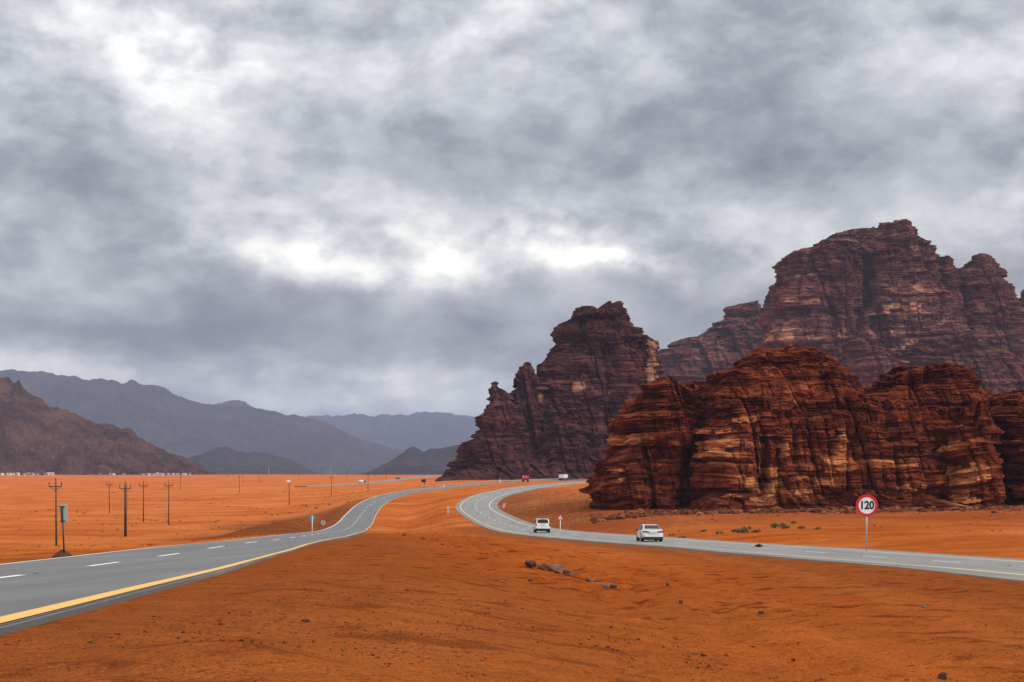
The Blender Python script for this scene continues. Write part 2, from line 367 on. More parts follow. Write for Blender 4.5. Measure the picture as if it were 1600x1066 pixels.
# geology of the sheet: stony soil by the roads, road spoil on the cut bank, packed tyre tracks
dl, latl, _, _ = road_near(AL, gx, gy); drr, latr, _, _ = road_near(AR, gx, gy)
stony0 = .55 * sst(75, 30, gy) * sst(-.25, .35, fbm(gx * .11, gy * .07, oct=4, seed=77))
stony = np.maximum.reduce([stony0, np.maximum(sst(17, 5, -latl + 0.0 + 5 * fbm(gx * .12, gy * .08, oct=3, seed=71)) * (latl < 0) * (gy < 140), sst(15, 6.0, abs(latr) + 4 * fbm(gx * .1, gy * .06, oct=3, seed=72)) * (latr > 0) * (gy < 230))])
spoil = (latl > 3) * sst(36, 20, latl + 5 * fbm(gx * .06, gy * .06, oct=3, seed=73)) * sst(130, 180, gy) * sst(450, 360, gy)
spoil = np.maximum(spoil, sst(24, 8, abs(latr) + 4 * fbm(gx * .07, gy * .07, seed=74)) * (latr < 0) * sst(170, 230, gy) * sst(450, 380, gy) * .9)
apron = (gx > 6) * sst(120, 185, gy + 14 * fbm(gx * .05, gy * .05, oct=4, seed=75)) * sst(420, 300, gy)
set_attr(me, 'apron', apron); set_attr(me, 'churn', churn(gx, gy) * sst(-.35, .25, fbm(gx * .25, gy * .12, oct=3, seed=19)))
trk = np.zeros(len(gx))
for x0, y0, ang, amp in ((3.5, 12, .10, 1), (5.4, 12, .10, 1), (1.0, 14, .02, .6), (2.9, 14, .02, .6), (-20, 120, -.55, .8), (-23, 120, -.55, .8), (30, 120, 1.35, .8), (30, 126, 1.35, .8)):
    q = (gx - x0) * math.cos(ang) - (gy - y0) * math.sin(ang) + 1.6 * np.sin(gy * .035 + x0) ; trk = np.maximum(trk, amp * np.exp(-(q / .35) ** 2))
med = (latl < 3) * (latr > -3) * sst(170, 60, gy) * (.72 + .5 * fbm(gx * .06, gy * .035, oct=4, seed=79))
set_attr(me, 'median', np.clip(med, 0, 1)); set_attr(me, 'stony', stony); set_attr(me, 'spoil', spoil); set_attr(me, 'track', trk)
m = new_mat('orange_desert_sand'); p = position()
n1 = noise(p, .05, 5, .6); n2 = noise(vscale(p, .35, 1.0, 1.0), .35, 6, .62); n3 = noise(p, 3.5, 5, .65); n4 = noise(p, 26.0, 3, .6); n5 = noise(vscale(p, .10, .45, 1.0), .16, 5, .6, .6)
n8 = noise(vscale(p, .7, 1.0, 1.0), 1.6, 6, .7, .6); n9 = noise(p, 60.0, 2, .6)
c = mix(n2.step(.35, .68), (.62, .160, .026), (.54, .118, .018))
c = mix(n1.step(.40, .66), c, (.66, .190, .042))
c = mix(n5.step(.48, .68) * .6, c, (.30, .056, .012))
n6 = noise(p, .022, 5, .6, .4); n7 = noise(vscale(p, .5, 1, 1), .09, 5, .65, .5)
c = mix(n6.step(.46, .60) * .30, c, (.42, .085, .017)); c = mix(n7.step(.54, .64) * .5, c, (.30, .055, .012)); c = mix(noise(vscale(p, .6, 1, 1), .5, 6, .68, .4).step(.56, .66) * .45, c, (.26, .047, .012)); c = mix(noise(p, .028, 4, .6).step(.48, .60) * .5, c, (.68, .225, .075))
c = mix(attr('stony') * (n3.step(.30, .72) * .45 + .42), c, (.235, .085, .036))
c = mix(attr('median') * .85, c, mix(n3.step(.3, .7), (.58, .130, .019), (.47, .094, .014)))
c = mix(attr('stony') * .45, c, (.25, .078, .027))
c = mix(attr('churn') * .7, c, mix(n8.step(.45, .6), (.50, .104, .015), (.24, .046, .010)))
c = mix(attr('spoil') * (n2.step(.3, .7) * .3 + .65), c, (.15, .046, .018))
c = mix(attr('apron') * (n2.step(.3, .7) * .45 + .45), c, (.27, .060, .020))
c = mix(attr('track') * .35, c, (.62, .17, .04))
c = mix(n8.step(.54, .62) * (attr('median') * .8 + .14), c, (.13, .027, .008))
c = mix(noise(vscale(p, .8, 1, 1), 4.5, 5, .7, .5).step(.56, .64) * (attr('median') * .6), c, (.14, .032, .010)); c = mix(n8.step(.44, .32) * .35, c, (.56, .15, .03)); c = mix(n9.step(.45, .7) * .35, c, (.15, .045, .018)); c = mix(n9.step(.5, .3) * .25, c, (.55, .16, .04))
speck = noise(p, 11.0, 4, .7).step(.60, .70) * (attr('stony') * .55 + .22)
c = mix(speck, c, (.10, .045, .025))
h = n3 * .5 + n4 * .3 + noise(p, 8.0, 4, .65) * .6 + n8 * 1.4
finish(m, c, .95, h, 1.0, .22, spec=.0)
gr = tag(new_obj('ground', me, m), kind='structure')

# ------------------------------------------------------------------ roads
def asphalt(name, a, b):
    m = new_mat(name); p = position()
    n1 = noise(p, .22, 4, .6); n2 = noise(p, 30.0, 3, .7); n3 = noise(vscale(p, 1.0, .06, 1.0), .9, 4, .6)
    c = mix(n1.step(.3, .7), a, b); c = mix(n3.step(.42, .66) * .6, c, tuple(x * .72 for x in a)); c = mix(n2.step(.55, .75) * .3, c, tuple(x * 1.35 for x in b))
    return finish(m, c, n1 * .25 + .48, n2, .25, .01, spec=.45)
ASL = asphalt('blue_grey_asphalt', (.102, .098, .094), (.165, .158, .152)); ASR = asphalt('pale_grey_asphalt', (.205, .190, .172), (.250, .232, .210))
GRAV = asphalt('grey_gravel', (.24, .20, .16), (.17, .14, .11))
def paint(name, col):
    m = new_mat(name); p = position(); n = noise(p, 7.0, 5, .7)
    return finish(m, mix(n.step(.52, .75) * .55, col, tuple(x * .55 for x in col)), .6, noise(p, 40., 2), .2, .005)
YEL = paint('yellow_road_paint', (.80, .44, .10)); YEL2 = paint('pale_yellow_road_paint', (.80, .66, .36)); WHT = paint('white_road_paint', (.80, .78, .74))
def strip(name, A, offs, mat, parent=None, i0=0, i1=None, dzs=None, smooth=True):
    idx = np.arange(i0, len(A['C']) if i1 is None else i1)
    R = [road_pt(A, o, (dzs[k] if dzs is not None else 0), idx) for k, o in enumerate(offs)]
    V = np.stack(R, 1).reshape(-1, 3); me = mesh_np(name, V, grid_quads(len(idx), len(offs)), smooth); return new_obj(name, me, mat, parent)
def make_road(A, asph, shoulder_l, shoulder_r, left_mat, right_mat, hw, label):
    L, R = A['left'], -A['right']; h = A['w'] / 2
    road = strip('road', A, [h + shoulder_l, h, h * .5, 0, -h * .5, -h, -h - shoulder_r], asph)
    tag(road, kind='structure'); road['label'] = label
    strip('shoulder', A, [L + .10, L + .025, L, h + shoulder_l + .001], GRAV if L > 4.5 else asph, road, dzs=[-.40, -.10, -.012, -.003], smooth=False)
    strip('shoulder', A, [-h - shoulder_r - .001, R, R - .025, R - .10], GRAV if A['right'] > 5 else asph, road, dzs=[-.003, -.012, -.10, -.40], smooth=False)
    strip('edge_line', A, [h + hw, h - hw], left_mat, road, dzs=[.006, .006])
    strip('edge_line', A, [-h + hw, -h - hw], right_mat, road, dzs=[.006, .006])
    return road
road_l = make_road(AL, ASL, .15, .115, WHT, YEL, .085, 'blue grey two lane carriageway winding away past the utility poles')
road_r = make_road(AR, ASR, .45, .80, YEL2, WHT, .075, 'pale grey two lane carriageway with the two white cars')
def dashes(A, road, period, length, start, hw):
    n = 0; t = A['t']
    for s in np.arange(start, t[-1] - length, period):
        k = np.linspace(s, s + length, 5); V = []
        for q in k:
            i = min(int(q / 1.5), len(t) - 2); f = q / 1.5 - i; C = A['C'][i] * (1 - f) + A['C'][i + 1] * f; nn = A['n'][i]
            V += [(C[0] + nn[0] * hw, C[1] + nn[1] * hw, C[2] + .006), (C[0] - nn[0] * hw, C[1] - nn[1] * hw, C[2] + .006)]
        new_obj('lane_dash', mesh_np('lane_dash', V, grid_quads(5, 2)), WHT, road)
def station_at_y(A, y): return A['t'][np.abs(A['C'][:, 1] - y).argmin()]
dashes(AL, road_l, 11.7, 4.4, (station_at_y(AL, 31.5)) % 11.7 + 35.1, .075)
dashes(AR, road_r, 11.7, 4.4, (station_at_y(AR, 55)) % 11.7 + 35.1, .075)
stud_me = MB().box((0, 0, .010), (.10, .09, .024)).mesh('road_stud', bevel=.01)
for A, road, y0 in ((AL, road_l, 25.8), (AR, road_r, 49)):
    s0 = station_at_y(A, y0)
    for k in range(8):
        i = int((s0 + 11.7 * k) / 1.5); C = A['C'][i]; o = new_obj('road_stud', stud_me, GRAV, road); o.location = (C[0], C[1], C[2] + .002)

# distant road on the plain
def far_road(pts, w):
    P = np.array([(*put(u, d),) for u, d in pts]); s = np.r_[0, np.cumsum(np.hypot(np.diff(P[:, 0]), np.diff(P[:, 1])))]
    t = np.arange(0, s[-1], 8.0); X = np.interp(t, s, P[:, 0]); Y = np.interp(t, s, P[:, 1]); Z = ground(X, Y)[0] + .6
    T = np.gradient(np.c_[X, Y], axis=0); T /= np.hypot(T[:, 0], T[:, 1])[:, None]
    R = [np.c_[X - T[:, 1] * o, Y + T[:, 0] * o, Z + dz] for o, dz in ((w / 2 + 3, -1.4), (w / 2, 0), (-w / 2, 0), (-w / 2 - 3, -1.4))]
    o = new_obj('road', mesh_np('road', np.stack(R, 1).reshape(-1, 3), grid_quads(len(t), 4)), GRAV); tag(o, kind='structure'); return o
far_road(((470, 1020), (545, 1060), (590, 1120), (630, 1230), (670, 1400), (700, 1600)), 11)

# ------------------------------------------------------------------ layered sandstone
def rock_mat(name, dark, mid, pale, buff, bed, palemul=1.0):
    m = new_mat(name); p = position()
    sx = 1.0 / bed
    st = noise(vscale(p, .05 * sx, .05 * sx, .55 * sx), 1.0, 6, .68, .25)          # bedding colour
    st2 = noise(vscale(p, .10 * sx, .10 * sx, 2.4 * sx), 1.0, 4, .6, .2)
    sk = noise(vscale(p, .45 * sx, .45 * sx, .04 * sx), 1.0, 5, .62, .3)           # varnish streaks run down the face
    pt = noise(p, .16 * sx, 6, .65)
    gn = noise(p, 2.2 * sx, 5, .7)
    c = mix(st.step(.40, .64), dark, mid)
    c = mix(sk.step(.50, .68) * .75, c, dark)
    c = mix(st2.step(.54, .70) * .45, c, mid)
    c = mix(noise(p, .45 * sx, 5, .7).step(.44, .66) * .5, c, mix(st2, mid, pale))
    c = mix((st.step(.55, .70) * pt.step(.48, .64)) * (.6 * palemul), c, pale)
    c = mix((attr('pale') * (st2 * .6 + sk.rsub(1.0) * .8 + pt * .4 - .12)).clamp(), c, buff)
    tn = node('ShaderNodeVectorMath', operation='SCALE'); link(c, tn.inputs[0]); link(attr('tone') * .9 + .55, tn.inputs[3]); c = S(tn.outputs[0])
    c = mix(gn.step(.50, .72) * .35, c, tuple(x * .45 for x in dark))
    h = gn * .5 + noise(vscale(p, .8 * sx, .8 * sx, 3.5 * sx), 1.0, 5, .65) * .8
    return finish(m, c, .93, h, .9, .28 * bed, spec=.0)
def make_rock(name, d, L, R, depth, nz, nf, nb, bed, seed, mat, parent, notches=(), pales=(), foot=3.0, amp=1.0, n_exp=2.6, dtop=.35, skirt=0.0, plat=1.0, big=1.0, jag=1.0, colw=1.0):
    """closed solid built from horizontal outlines; L and R are the left and right profiles as (row, column)"""
    nz, nf, nb = int(nz * .56), int(nf * .62), int(nb * .6)
    L = np.array(sorted(L), float); R = np.array(sorted(R), float); vt = L[0, 0]; vb = max(L[-1, 0], R[-1, 0])
    yc = d + depth; sc = yc / F
    zt = (HZ - vt) * sc; zb = (HZ - vb) * sc - foot
    z = np.linspace(zb, zt, nz); v = HZ - z / sc
    xl = (np.interp(v, L[:, 0], L[:, 1]) - CX) * sc; xr = (np.interp(v, R[:, 0], R[:, 1]) - CX) * sc
    a = np.maximum((xr - xl) / 2, .02); xc = (xl + xr) / 2; am = np.percentile(a, 85)
    hrel = (z - zb) / (zt - zb)
    b = depth * (dtop + (1 - dtop) * np.clip(a / am, 0, 1.25)) * (1.06 - .16 * hrel) + skirt * sst(.25, 0, hrel) * depth
    e = 2.0 / n_exp
    def even(p0, n_):                                                      # points evenly spaced along the outline
        p_ = np.linspace(p0, p0 + np.pi, 6001); c_ = np.sign(np.cos(p_)) * abs(np.cos(p_)) ** e * am; s_ = abs(np.sin(p_)) ** e * depth
        l_ = np.r_[0, np.cumsum(np.hypot(np.diff(c_), np.diff(s_)))]; return np.interp(np.linspace(0, l_[-1], n_, endpoint=False), l_, p_)
    ph = np.r_[even(0, nf), even(np.pi, nb)]
    cs = np.sign(np.cos(ph)) * abs(np.cos(ph)) ** e; sn = np.sign(np.sin(ph)) * abs(np.sin(ph)) ** e
    # even spacing along the front
    X = xc[:, None] + a[:, None] * cs[None]; Y = yc - b[:, None] * sn[None]; Z = np.repeat(z[:, None], len(ph), 1)
    nx = (np.sign(cs) * abs(cs) ** (n_exp - 1))[None] / a[:, None] ** .8; ny = -(np.sign(sn) * abs(sn) ** (n_exp - 1))[None] / b[:, None] ** .8; q = np.hypot(nx, ny) + 1e-9; nx, ny = nx / q, ny / q
    s = bed
    def stair(h, sd, k):                                                   # stepped, broken outline
        i = np.floor(z / h + k); f = z / h + k - i; q_ = lambda n_: _hash(n_, n_ * 0 + k, n_ * 0, sd); t_ = sst(.82, 1, f); return (q_(i) * (1 - t_) + q_(i + 1) * t_) - .5
    jag_ = jag * s * np.minimum(1, a / (4 * s)) * sst(0, .06, hrel)
    sl = jag_ * (1.5 * stair(1.1 * s, seed + 5, 3) + 2.2 * stair(3.1 * s, seed + 6, 7)); sr = jag_ * (1.5 * stair(1.1 * s, seed + 7, 11) + 2.2 * stair(3.1 * s, seed + 8, 5))
    xl = xl + sl; xr = xr + sr; a = np.maximum((xr - xl) / 2, .02); xc = (xl + xr) / 2
    X = xc[:, None] + a[:, None] * cs[None]
    warp = 1.6 * s * vn(X / (22 * s), Y / (22 * s), Z / (40 * s), seed) + .45 * s * vn(X / (5 * s), Y / (5 * s), Z / (9 * s), seed + 1)
    def beds(h, sd, lat):
        t = (Z + warp) / h + 50; t = t + .35 * vn(np.floor(t) * 0 + 3.1, t * .37, seed=sd + 9); i = np.floor(t); f = t - i
        A_ = vn(X / lat + i * 7.3, Y / lat + i * 3.7, seed=sd); B_ = vn(X / lat + (i + 1) * 7.3, Y / lat + (i + 1) * 3.7, seed=sd)
        k = sst(.80, 1.0, f); val = A_ * (1 - k) + B_ * k
        groove = np.exp(-((f - 1.0) / .09) ** 2) + np.exp(-(f / .09) ** 2)
        return val, groove, 1 - (2 * f - 1) ** 4
    v1, g1, r1 = beds(s, seed + 11, 7 * s); v2, g2, r2 = beds(3.4 * s, seed + 23, 16 * s); v3, g3, r3 = beds(.42 * s, seed + 37, 3 * s)
    D = .26 * s * v1 - .26 * s * g1 * (.5 + .5 * vn(X / (6 * s), Z / (2 * s), Y / (6 * s), seed + 5)) + .50 * s * v2 - .40 * s * g2 * sst(-.4, .5, vn(X / (8 * s), Z / (5 * s), Y / (8 * s), seed + 6)) + .08 * s * r2 + .10 * s * v3 - .06 * s * g3
    jr = abs(vn(X / (9 * s), Y / (9 * s), Z / (55 * s), seed + 41)); D -= 1.7 * s * np.exp(-(jr / .055) ** 2) * (.4 + .6 * sst(-.3, .4, vn(X / (20 * s), Z / (14 * s), seed=seed + 43)))
    jr2 = abs(vn(X / (3.2 * s), Y / (3.2 * s), Z / (9 * s), seed + 47)); D -= .40 * s * np.exp(-(jr2 / .07) ** 2)
    D += big * 2.2 * s * vn(X / (14 * s), Y / (14 * s), Z / (45 * s), seed + 51) + big * 1.0 * s * vn(X / (6 * s), Y / (6 * s), Z / (14 * s), seed + 53)
    qq = X + .7 * Y; blk = []
    for h_, a_, sd_ in ((.85 * s, .55, 81), (2.6 * s, 1.05, 83), (.33 * s, .24, 85)):                       # broken blocks with square corners
        i_ = np.floor((Z + warp * .8) / h_ + 31.7); w_ = h_ * 2.6 * (1 + .6 * vn(i_ * 1.7, i_ * 0 + .5, seed=seed + sd_)); j_ = np.floor((qq + .25 * h_ * vn(X / h_, Z / h_, seed=seed + 2)) / w_ + 13.3 * i_)
        hs = _hash(i_, j_, i_ * 0, seed + sd_); blk.append(hs); D += a_ * s * (hs - .5)
    platy = sst(.55, .8, hrel)[:, None]; tz = (Z + warp * 1.2) / (.55 * s); fz = tz - np.floor(tz); D += plat * platy * s * (.55 * (fz - .5) + .5 * vn(X / (4 * s) + np.floor(tz) * 5.1, Y / (4 * s), seed=seed + 91))
    for w_, a_, sd_ in ((9.5 * s, 2.3, 101), (4.2 * s, 1.0, 103), (1.9 * s, .42, 105)):                    # columns between upright joints, each with its own top
        wq = (qq + 1.1 * s * vn(X / (6 * s), Z / (9 * s), Y / (6 * s), seed + sd_) + .12 * Z) / w_; j_ = np.floor(wq); fj = wq - j_
        tp_ = zb + (zt - zb) * (.15 + 1.0 * _hash(j_, j_ * 0, j_ * 0, seed + sd_)); hv = _hash(j_, j_ * 0 + 5, j_ * 0, seed + sd_)
        D += colw * a_ * s * (hv - .5 - .55 * sst(-.25 * s, .25 * s, Z + .8 * warp - tp_)) - colw * .55 * a_ * s * np.exp(-(np.minimum(fj, 1 - fj) * w_ / (.16 * s * a_ ** .5)) ** 2)
    jc = np.floor((qq + .6 * s * vn(X / s, Z / s, seed=seed + 4)) / (2.3 * s)); jd = np.floor(qq / (5.2 * s) + .37)
    ztopj = s * (1.5 * (_hash(jc, jc * 0, jc * 0, seed + 111) - .5) + 2.4 * (_hash(jd, jd * 0, jd * 0, seed + 113) - .5)) * jag
    D += .50 * s * fbm(X / (1.6 * s), Y / (1.6 * s), Z / (.9 * s), 3, seed + 59)
    lim = np.minimum(1, a / (3.2 * s))[:, None]; D *= amp * lim
    U = CX + F * X / np.maximum(Y, 1); Vv = HZ - F * Z / np.maximum(Y, 1)
    front = sst(0, .4, sn)[None]
    for (u0, wu, v0, v1_, dep) in notches:
        um = u0 + wu * .5 * vn(Vv / 18., Vv * 0 + u0, seed=seed + 3); D -= dep * np.exp(-((U - um) / wu) ** 4) * sst(v0 - 8, v0 + 8, Vv) * sst(v1_ + 8, v1_ - 8, Vv) * front
    X = X + nx * D; Y = Y + ny * D
    Z = Z + ztopj * (sst(.70, .98, hrel) * np.minimum(1, a / (3 * s)))[:, None]
    Z = Z + .22 * s * vn(X / (2.5 * s), Y / (2.5 * s), Z / (2.5 * s), seed + 61) * sst(0, .05, hrel)[:, None]
    pale = np.zeros_like(X)
    for (u0, v0, su, sv, am_) in pales: pale = np.maximum(pale, am_ * np.exp(-((U - u0) / su) ** 4 - ((Vv - v0) / sv) ** 4))
    pale = sst(.46, .80, pale * .75 + .55 * (blk[1] - .5) + .40 * (blk[0] - .5) + .2 * fbm(X / (3 * s), Y / (3 * s), Z / (1.5 * s), 3, seed + 7) - .02) * sst(0, .12, pale)
    tone = .45 * blk[0] + .35 * blk[1] + .2 * blk[2]
    # cap
    rings = [np.stack([X, Y, Z], -1)]; pr = [pale]; tn = [tone]; last = rings[0][-1]; ctr = last.mean(0)
    for k, f in enumerate((.93, .8, .6, .35, .1, .0)):
        rg = ctr + (last - ctr) * f; rg[:, 2] += .25 * s * (1 - f) * vn(rg[:, 0] / (2 * s), rg[:, 1] / (2 * s), seed=seed + 71) + .1 * s; rings.append(rg[None]); pr.append(np.zeros((1, len(ph)))); tn.append(np.full((1, len(ph)), .5))
    V = np.concatenate(rings, 0); nr = V.shape[0]
    me = mesh_np(name, V.reshape(-1, 3), grid_quads(nr, len(ph), True)[:, ::-1], False)
    set_attr(me, 'pale', np.concatenate(pr, 0)); set_attr(me, 'tone', np.concatenate(tn, 0)); return new_obj(name, me, mat, parent)

# near outcrop
RK1 = rock_mat('red_brown_sandstone', (.066, .014, .008), (.200, .046, .019), (.33, .092, .035), (.48, .19, .072), 1.0)
o1 = empty('sandstone_outcrop', (float(at(1270, 790, 262)[0]), 262, -6)); tag(o1, 'dark red layered sandstone outcrop rising behind the speed limit sign', 'rock outcrop')
def keep(parent):
    bpy.context.view_layer.update()
    for c in parent.children: c.matrix_parent_inverse = parent.matrix_world.inverted()
make_rock('back_wall', 268, [(612, 1040), (618, 1010), (640, 985), (700, 965), (792, 955)], [(612, 1545), (640, 1600), (700, 1680), (792, 1740)], 14, 260, 420, 90, 1.0, 111, RK1, o1, dtop=.8, n_exp=3.5)
make_rock('buttress', 260, [(606, 1024), (610, 1012), (618, 998), (635, 985), (655, 966), (672, 960), (690, 956), (712, 949), (740, 936), (762, 925), (790, 924)],
          [(606, 1075), (615, 1100), (640, 1116), (700, 1116), (790, 1110)], 14, 340, 400, 110, .95, 101, RK1, o1,
          pales=[(975, 685, 26, 12, 1.0), (985, 665, 30, 8, .7), (960, 745, 14, 14, .8), (1000, 640, 40, 4, .7), (1060, 765, 10, 16, .7)], notches=[(1030, 10, 690, 800, 1.5), (1072, 16, 700, 800, 3.0)], n_exp=2.7, dtop=.6)
make_rock('upper_tier', 253, [(547, 1166), (552, 1160), (560, 1154), (572, 1140), (585, 1118), (600, 1110), (622, 1102), (660, 1096)],
          [(547, 1274), (555, 1292), (570, 1308), (585, 1328), (600, 1345), (612, 1350), (625, 1358), (660, 1420)], 14, 300, 520, 120, .9, 202, RK1, o1,
          pales=[(1160, 634, 40, 5, .8), (1290, 631, 75, 6, 1.0), (1200, 600, 60, 4, .5)], notches=[(1215, 6, 600, 660, 1.0)], n_exp=2.9, dtop=.35, plat=1.2, jag=.35, colw=.6)
make_rock('buttress', 249, [(630, 1112), (636, 1100), (645, 1096), (660, 1094), (690, 1088), (720, 1086), (745, 1089), (770, 1093), (792, 1095)],
          [(630, 1370), (640, 1410), (650, 1440), (665, 1450), (700, 1455), (745, 1459), (792, 1462)], 16, 340, 660, 120, 1.0, 232, RK1, o1,
          pales=[(1130, 700, 60, 30, .75), (1140, 722, 50, 9, 1.0), (1160, 655, 25, 6, 1.0), (1240, 745, 90, 40, .72), (1318, 705, 14, 34, 1.3), (1270, 720, 45, 28, .85), (1150, 783, 55, 7, 1.1), (1290, 752, 26, 9, 1.1), (1390, 725, 45, 12, .9), (1420, 765, 40, 12, .8), (1225, 690, 60, 25, .65)],
          notches=[(1196, 7, 640, 770, 2.6), (1245, 4, 640, 740, 1.4), (1338, 5, 640, 720, 1.2), (1190, 12, 730, 775, 2.0), (1300, 30, 655, 672, .9)], n_exp=5.0, dtop=.85, plat=.5)
make_rock('upper_tier', 249, [(578, 1396), (584, 1378), (592, 1367), (605, 1363), (615, 1356), (640, 1350), (670, 1350)],
          [(578, 1498), (585, 1520), (598, 1531), (615, 1535), (640, 1541), (670, 1545)], 13, 240, 420, 110, .9, 303, RK1, o1, pales=[(1440, 610, 50, 6, .6), (1500, 640, 40, 6, .6)], n_exp=3.0, dtop=.4, plat=1.2, jag=.5, colw=.7, notches=[(1400, 8, 580, 600, 2.0), (1455, 8, 575, 600, 1.6)])
make_rock('buttress', 245, [(640, 1452), (652, 1458), (700, 1464), (745, 1467), (792, 1467)], [(640, 1540), (690, 1536), (715, 1542), (745, 1549), (772, 1549), (792, 1545)], 13, 280, 300, 90, 1.0, 313, RK1, o1,
          pales=[(1505, 740, 42, 24, 1.0), (1500, 780, 45, 9, 1.1), (1490, 695, 40, 22, .75)], n_exp=4.5, dtop=.85, plat=.5)
make_rock('buttress', 250, [(617, 1562), (622, 1550), (632, 1546), (645, 1540), (665, 1545), (700, 1556), (745, 1565), (792, 1565)],
          [(617, 1588), (630, 1596), (640, 1612), (660, 1650), (700, 1690), (792, 1720)], 14, 340, 380, 110, 1.0, 404, RK1, o1,
          pales=[(1590, 770, 26, 16, .9), (1590, 690, 30, 12, .6)], n_exp=3.2, dtop=.6)
make_rock('ledge', 243, [(776, 1108), (780, 1092), (786, 1085), (800, 1080)], [(776, 1440), (782, 1470), (788, 1560), (800, 1700)], 20, 60, 620, 60, .8, 505, RK1, o1, foot=2.5, pales=[(1160, 783, 70, 8, .8), (1505, 785, 40, 8, .6)], dtop=.8, n_exp=3.5)
keep(o1)
# rubble apron at its foot
RUB = rock_mat('dark_rubble', (.070, .022, .014), (.17, .048, .022), (.24, .08, .035), (.3, .12, .05), .5)
def rubble(name, d, u0, u1, n, smin, smax, seed, spread, mat):
    r = np.random.default_rng(seed); bm = bmesh.new(); bmesh.ops.create_icosphere(bm, subdivisions=1, radius=1.0)
    bv = np.array([v.co[:] for v in bm.verts]); bf = np.array([[v.index for v in f.verts] for f in bm.faces]); bm.free()
    u = r.uniform(u0, u1, n); dd = d + r.normal(0, 1, n) * spread; x = (u - CX) / F * dd; z, ed = ground(x, dd); sz = smin * (smax / smin) ** (r.random(n) ** 2.5)
    k = ed > .8; x, dd, z, sz = x[k], dd[k], z[k], sz[k]; n = len(x)
    j = 1 + r.uniform(-.38, .38, (n, len(bv), 1)); ax = r.uniform(.6, 1.4, (n, 1, 3)) * np.array([1, 1, .62])
    th = r.uniform(0, 6.28, n); P = bv[None] * j * ax; c, s = np.cos(th)[:, None], np.sin(th)[:, None]
    P = np.stack([P[..., 0] * c - P[..., 1] * s, P[..., 0] * s + P[..., 1] * c, P[..., 2]], -1) * sz[:, None, None]
    P += np.stack([x, dd, z + sz * .18], -1)[:, None]
    me = mesh_np(name, P.reshape(-1, 3), (bf[None] + (np.arange(n) * len(bv))[:, None, None]).reshape(-1, 3))
    set_attr(me, 'pale', np.repeat(r.random(n) ** 3, len(bv))); set_attr(me, 'tone', np.repeat(r.random(n), len(bv))); return new_obj(name, me, mat)
rb = rubble('rock_rubble', 238, 925, 1700, 3600, .07, .8, 5, 7.5, RUB); tag(rb, 'dark broken stone rubble along the foot of the outcrop', 'rubble', kind='stuff')

# middle crag
RK2 = rock_mat('purple_brown_sandstone', (.044, .016, .015), (.105, .038, .032), (.18, .075, .055), (.38, .20, .12), 2.3)
o2 = empty('sandstone_crag', (float(at(860, 752, 735)[0]), 735, -3)); tag(o2, 'tall purple brown stepped crag where the roads bend out of sight', 'crag')
make_rock('buttress', 700, [(484, 893), (500, 890), (505, 874), (520, 868), (540, 864), (555, 850), (565, 838), (600, 830), (650, 815), (700, 790), (735, 765), (755, 745)],
          [(484, 962), (490, 970), (503, 985), (515, 992), (526, 998), (545, 1005), (575, 1016), (600, 1030), (640, 1045), (700, 1060), (755, 1075)], 42, 420, 420, 110, 2.2, 606, RK2, o2, plat=.35, big=1.8,
          pales=[(905, 605, 12, 9, .9), (850, 620, 5, 12, .9), (915, 660, 30, 6, .4), (850, 707, 50, 5, .8), (820, 730, 40, 9, .6)], notches=[(955, 12, 540, 700, 6.0), (842, 5, 590, 640, 3)], skirt=.25, n_exp=2.2, dtop=.5)
make_rock('pinnacle', 712, [(528, 1002), (540, 1000), (600, 1004), (640, 1010)], [(528, 1017), (533, 1021), (545, 1024), (565, 1027), (590, 1031), (640, 1045)], 14, 160, 120, 60, 1.6, 611, RK2, o2, pales=[(1018, 560, 9, 40, 1.2)], n_exp=2.4)
make_rock('summit_block', 716, [(479, 942), (483, 938), (492, 936)], [(479, 962), (483, 966), (492, 968)], 9, 50, 90, 40, 1.2, 612, RK2, o2, foot=1)
make_rock('summit_block', 716, [(480, 919), (484, 914), (490, 912)], [(480, 924), (486, 929), (490, 931)], 6, 40, 60, 30, 1.0, 613, RK2, o2, foot=1)
make_rock('summit_block', 716, [(482, 897), (486, 892), (494, 890)], [(482, 912), (486, 915), (494, 918)], 6, 40, 60, 30, 1.0, 614, RK2, o2, foot=1)
make_rock('shoulder', 698, [(573, 815), (578, 800), (590, 793), (605, 789), (640, 784), (690, 770), (755, 755)], [(573, 834), (590, 850), (640, 870), (755, 890)], 24, 260, 260, 70, 1.9, 622, RK2, o2, plat=.35, big=1.8, notches=[(838, 6, 590, 640, 3)], pales=[(848, 622, 6, 14, .8)])
make_rock('shoulder', 694, [(600, 770), (605, 758), (615, 752), (625, 754), (632, 757), (645, 745), (655, 732), (662, 729), (675, 731), (684, 729), (692, 719), (712, 716), (724, 708), (738, 692), (752, 676)], [(600, 785), (625, 800), (680, 820), (752, 850)], 22, 300, 300, 70, 1.8, 633, RK2, o2, plat=.35, big=1.8, skirt=.3, pales=[(740, 685, 10, 10, .7)])
make_rock('shoulder', 682, [(652, 850), (660, 835), (690, 828), (752, 815)], [(652, 890), (665, 915), (700, 935), (752, 960)], 16, 200, 220, 60, 1.9, 644, RK2, o2, plat=.35, big=1.8, pales=[(850, 708, 34, 5, .9), (880, 740, 30, 6, .5)], skirt=.5)
keep(o2)
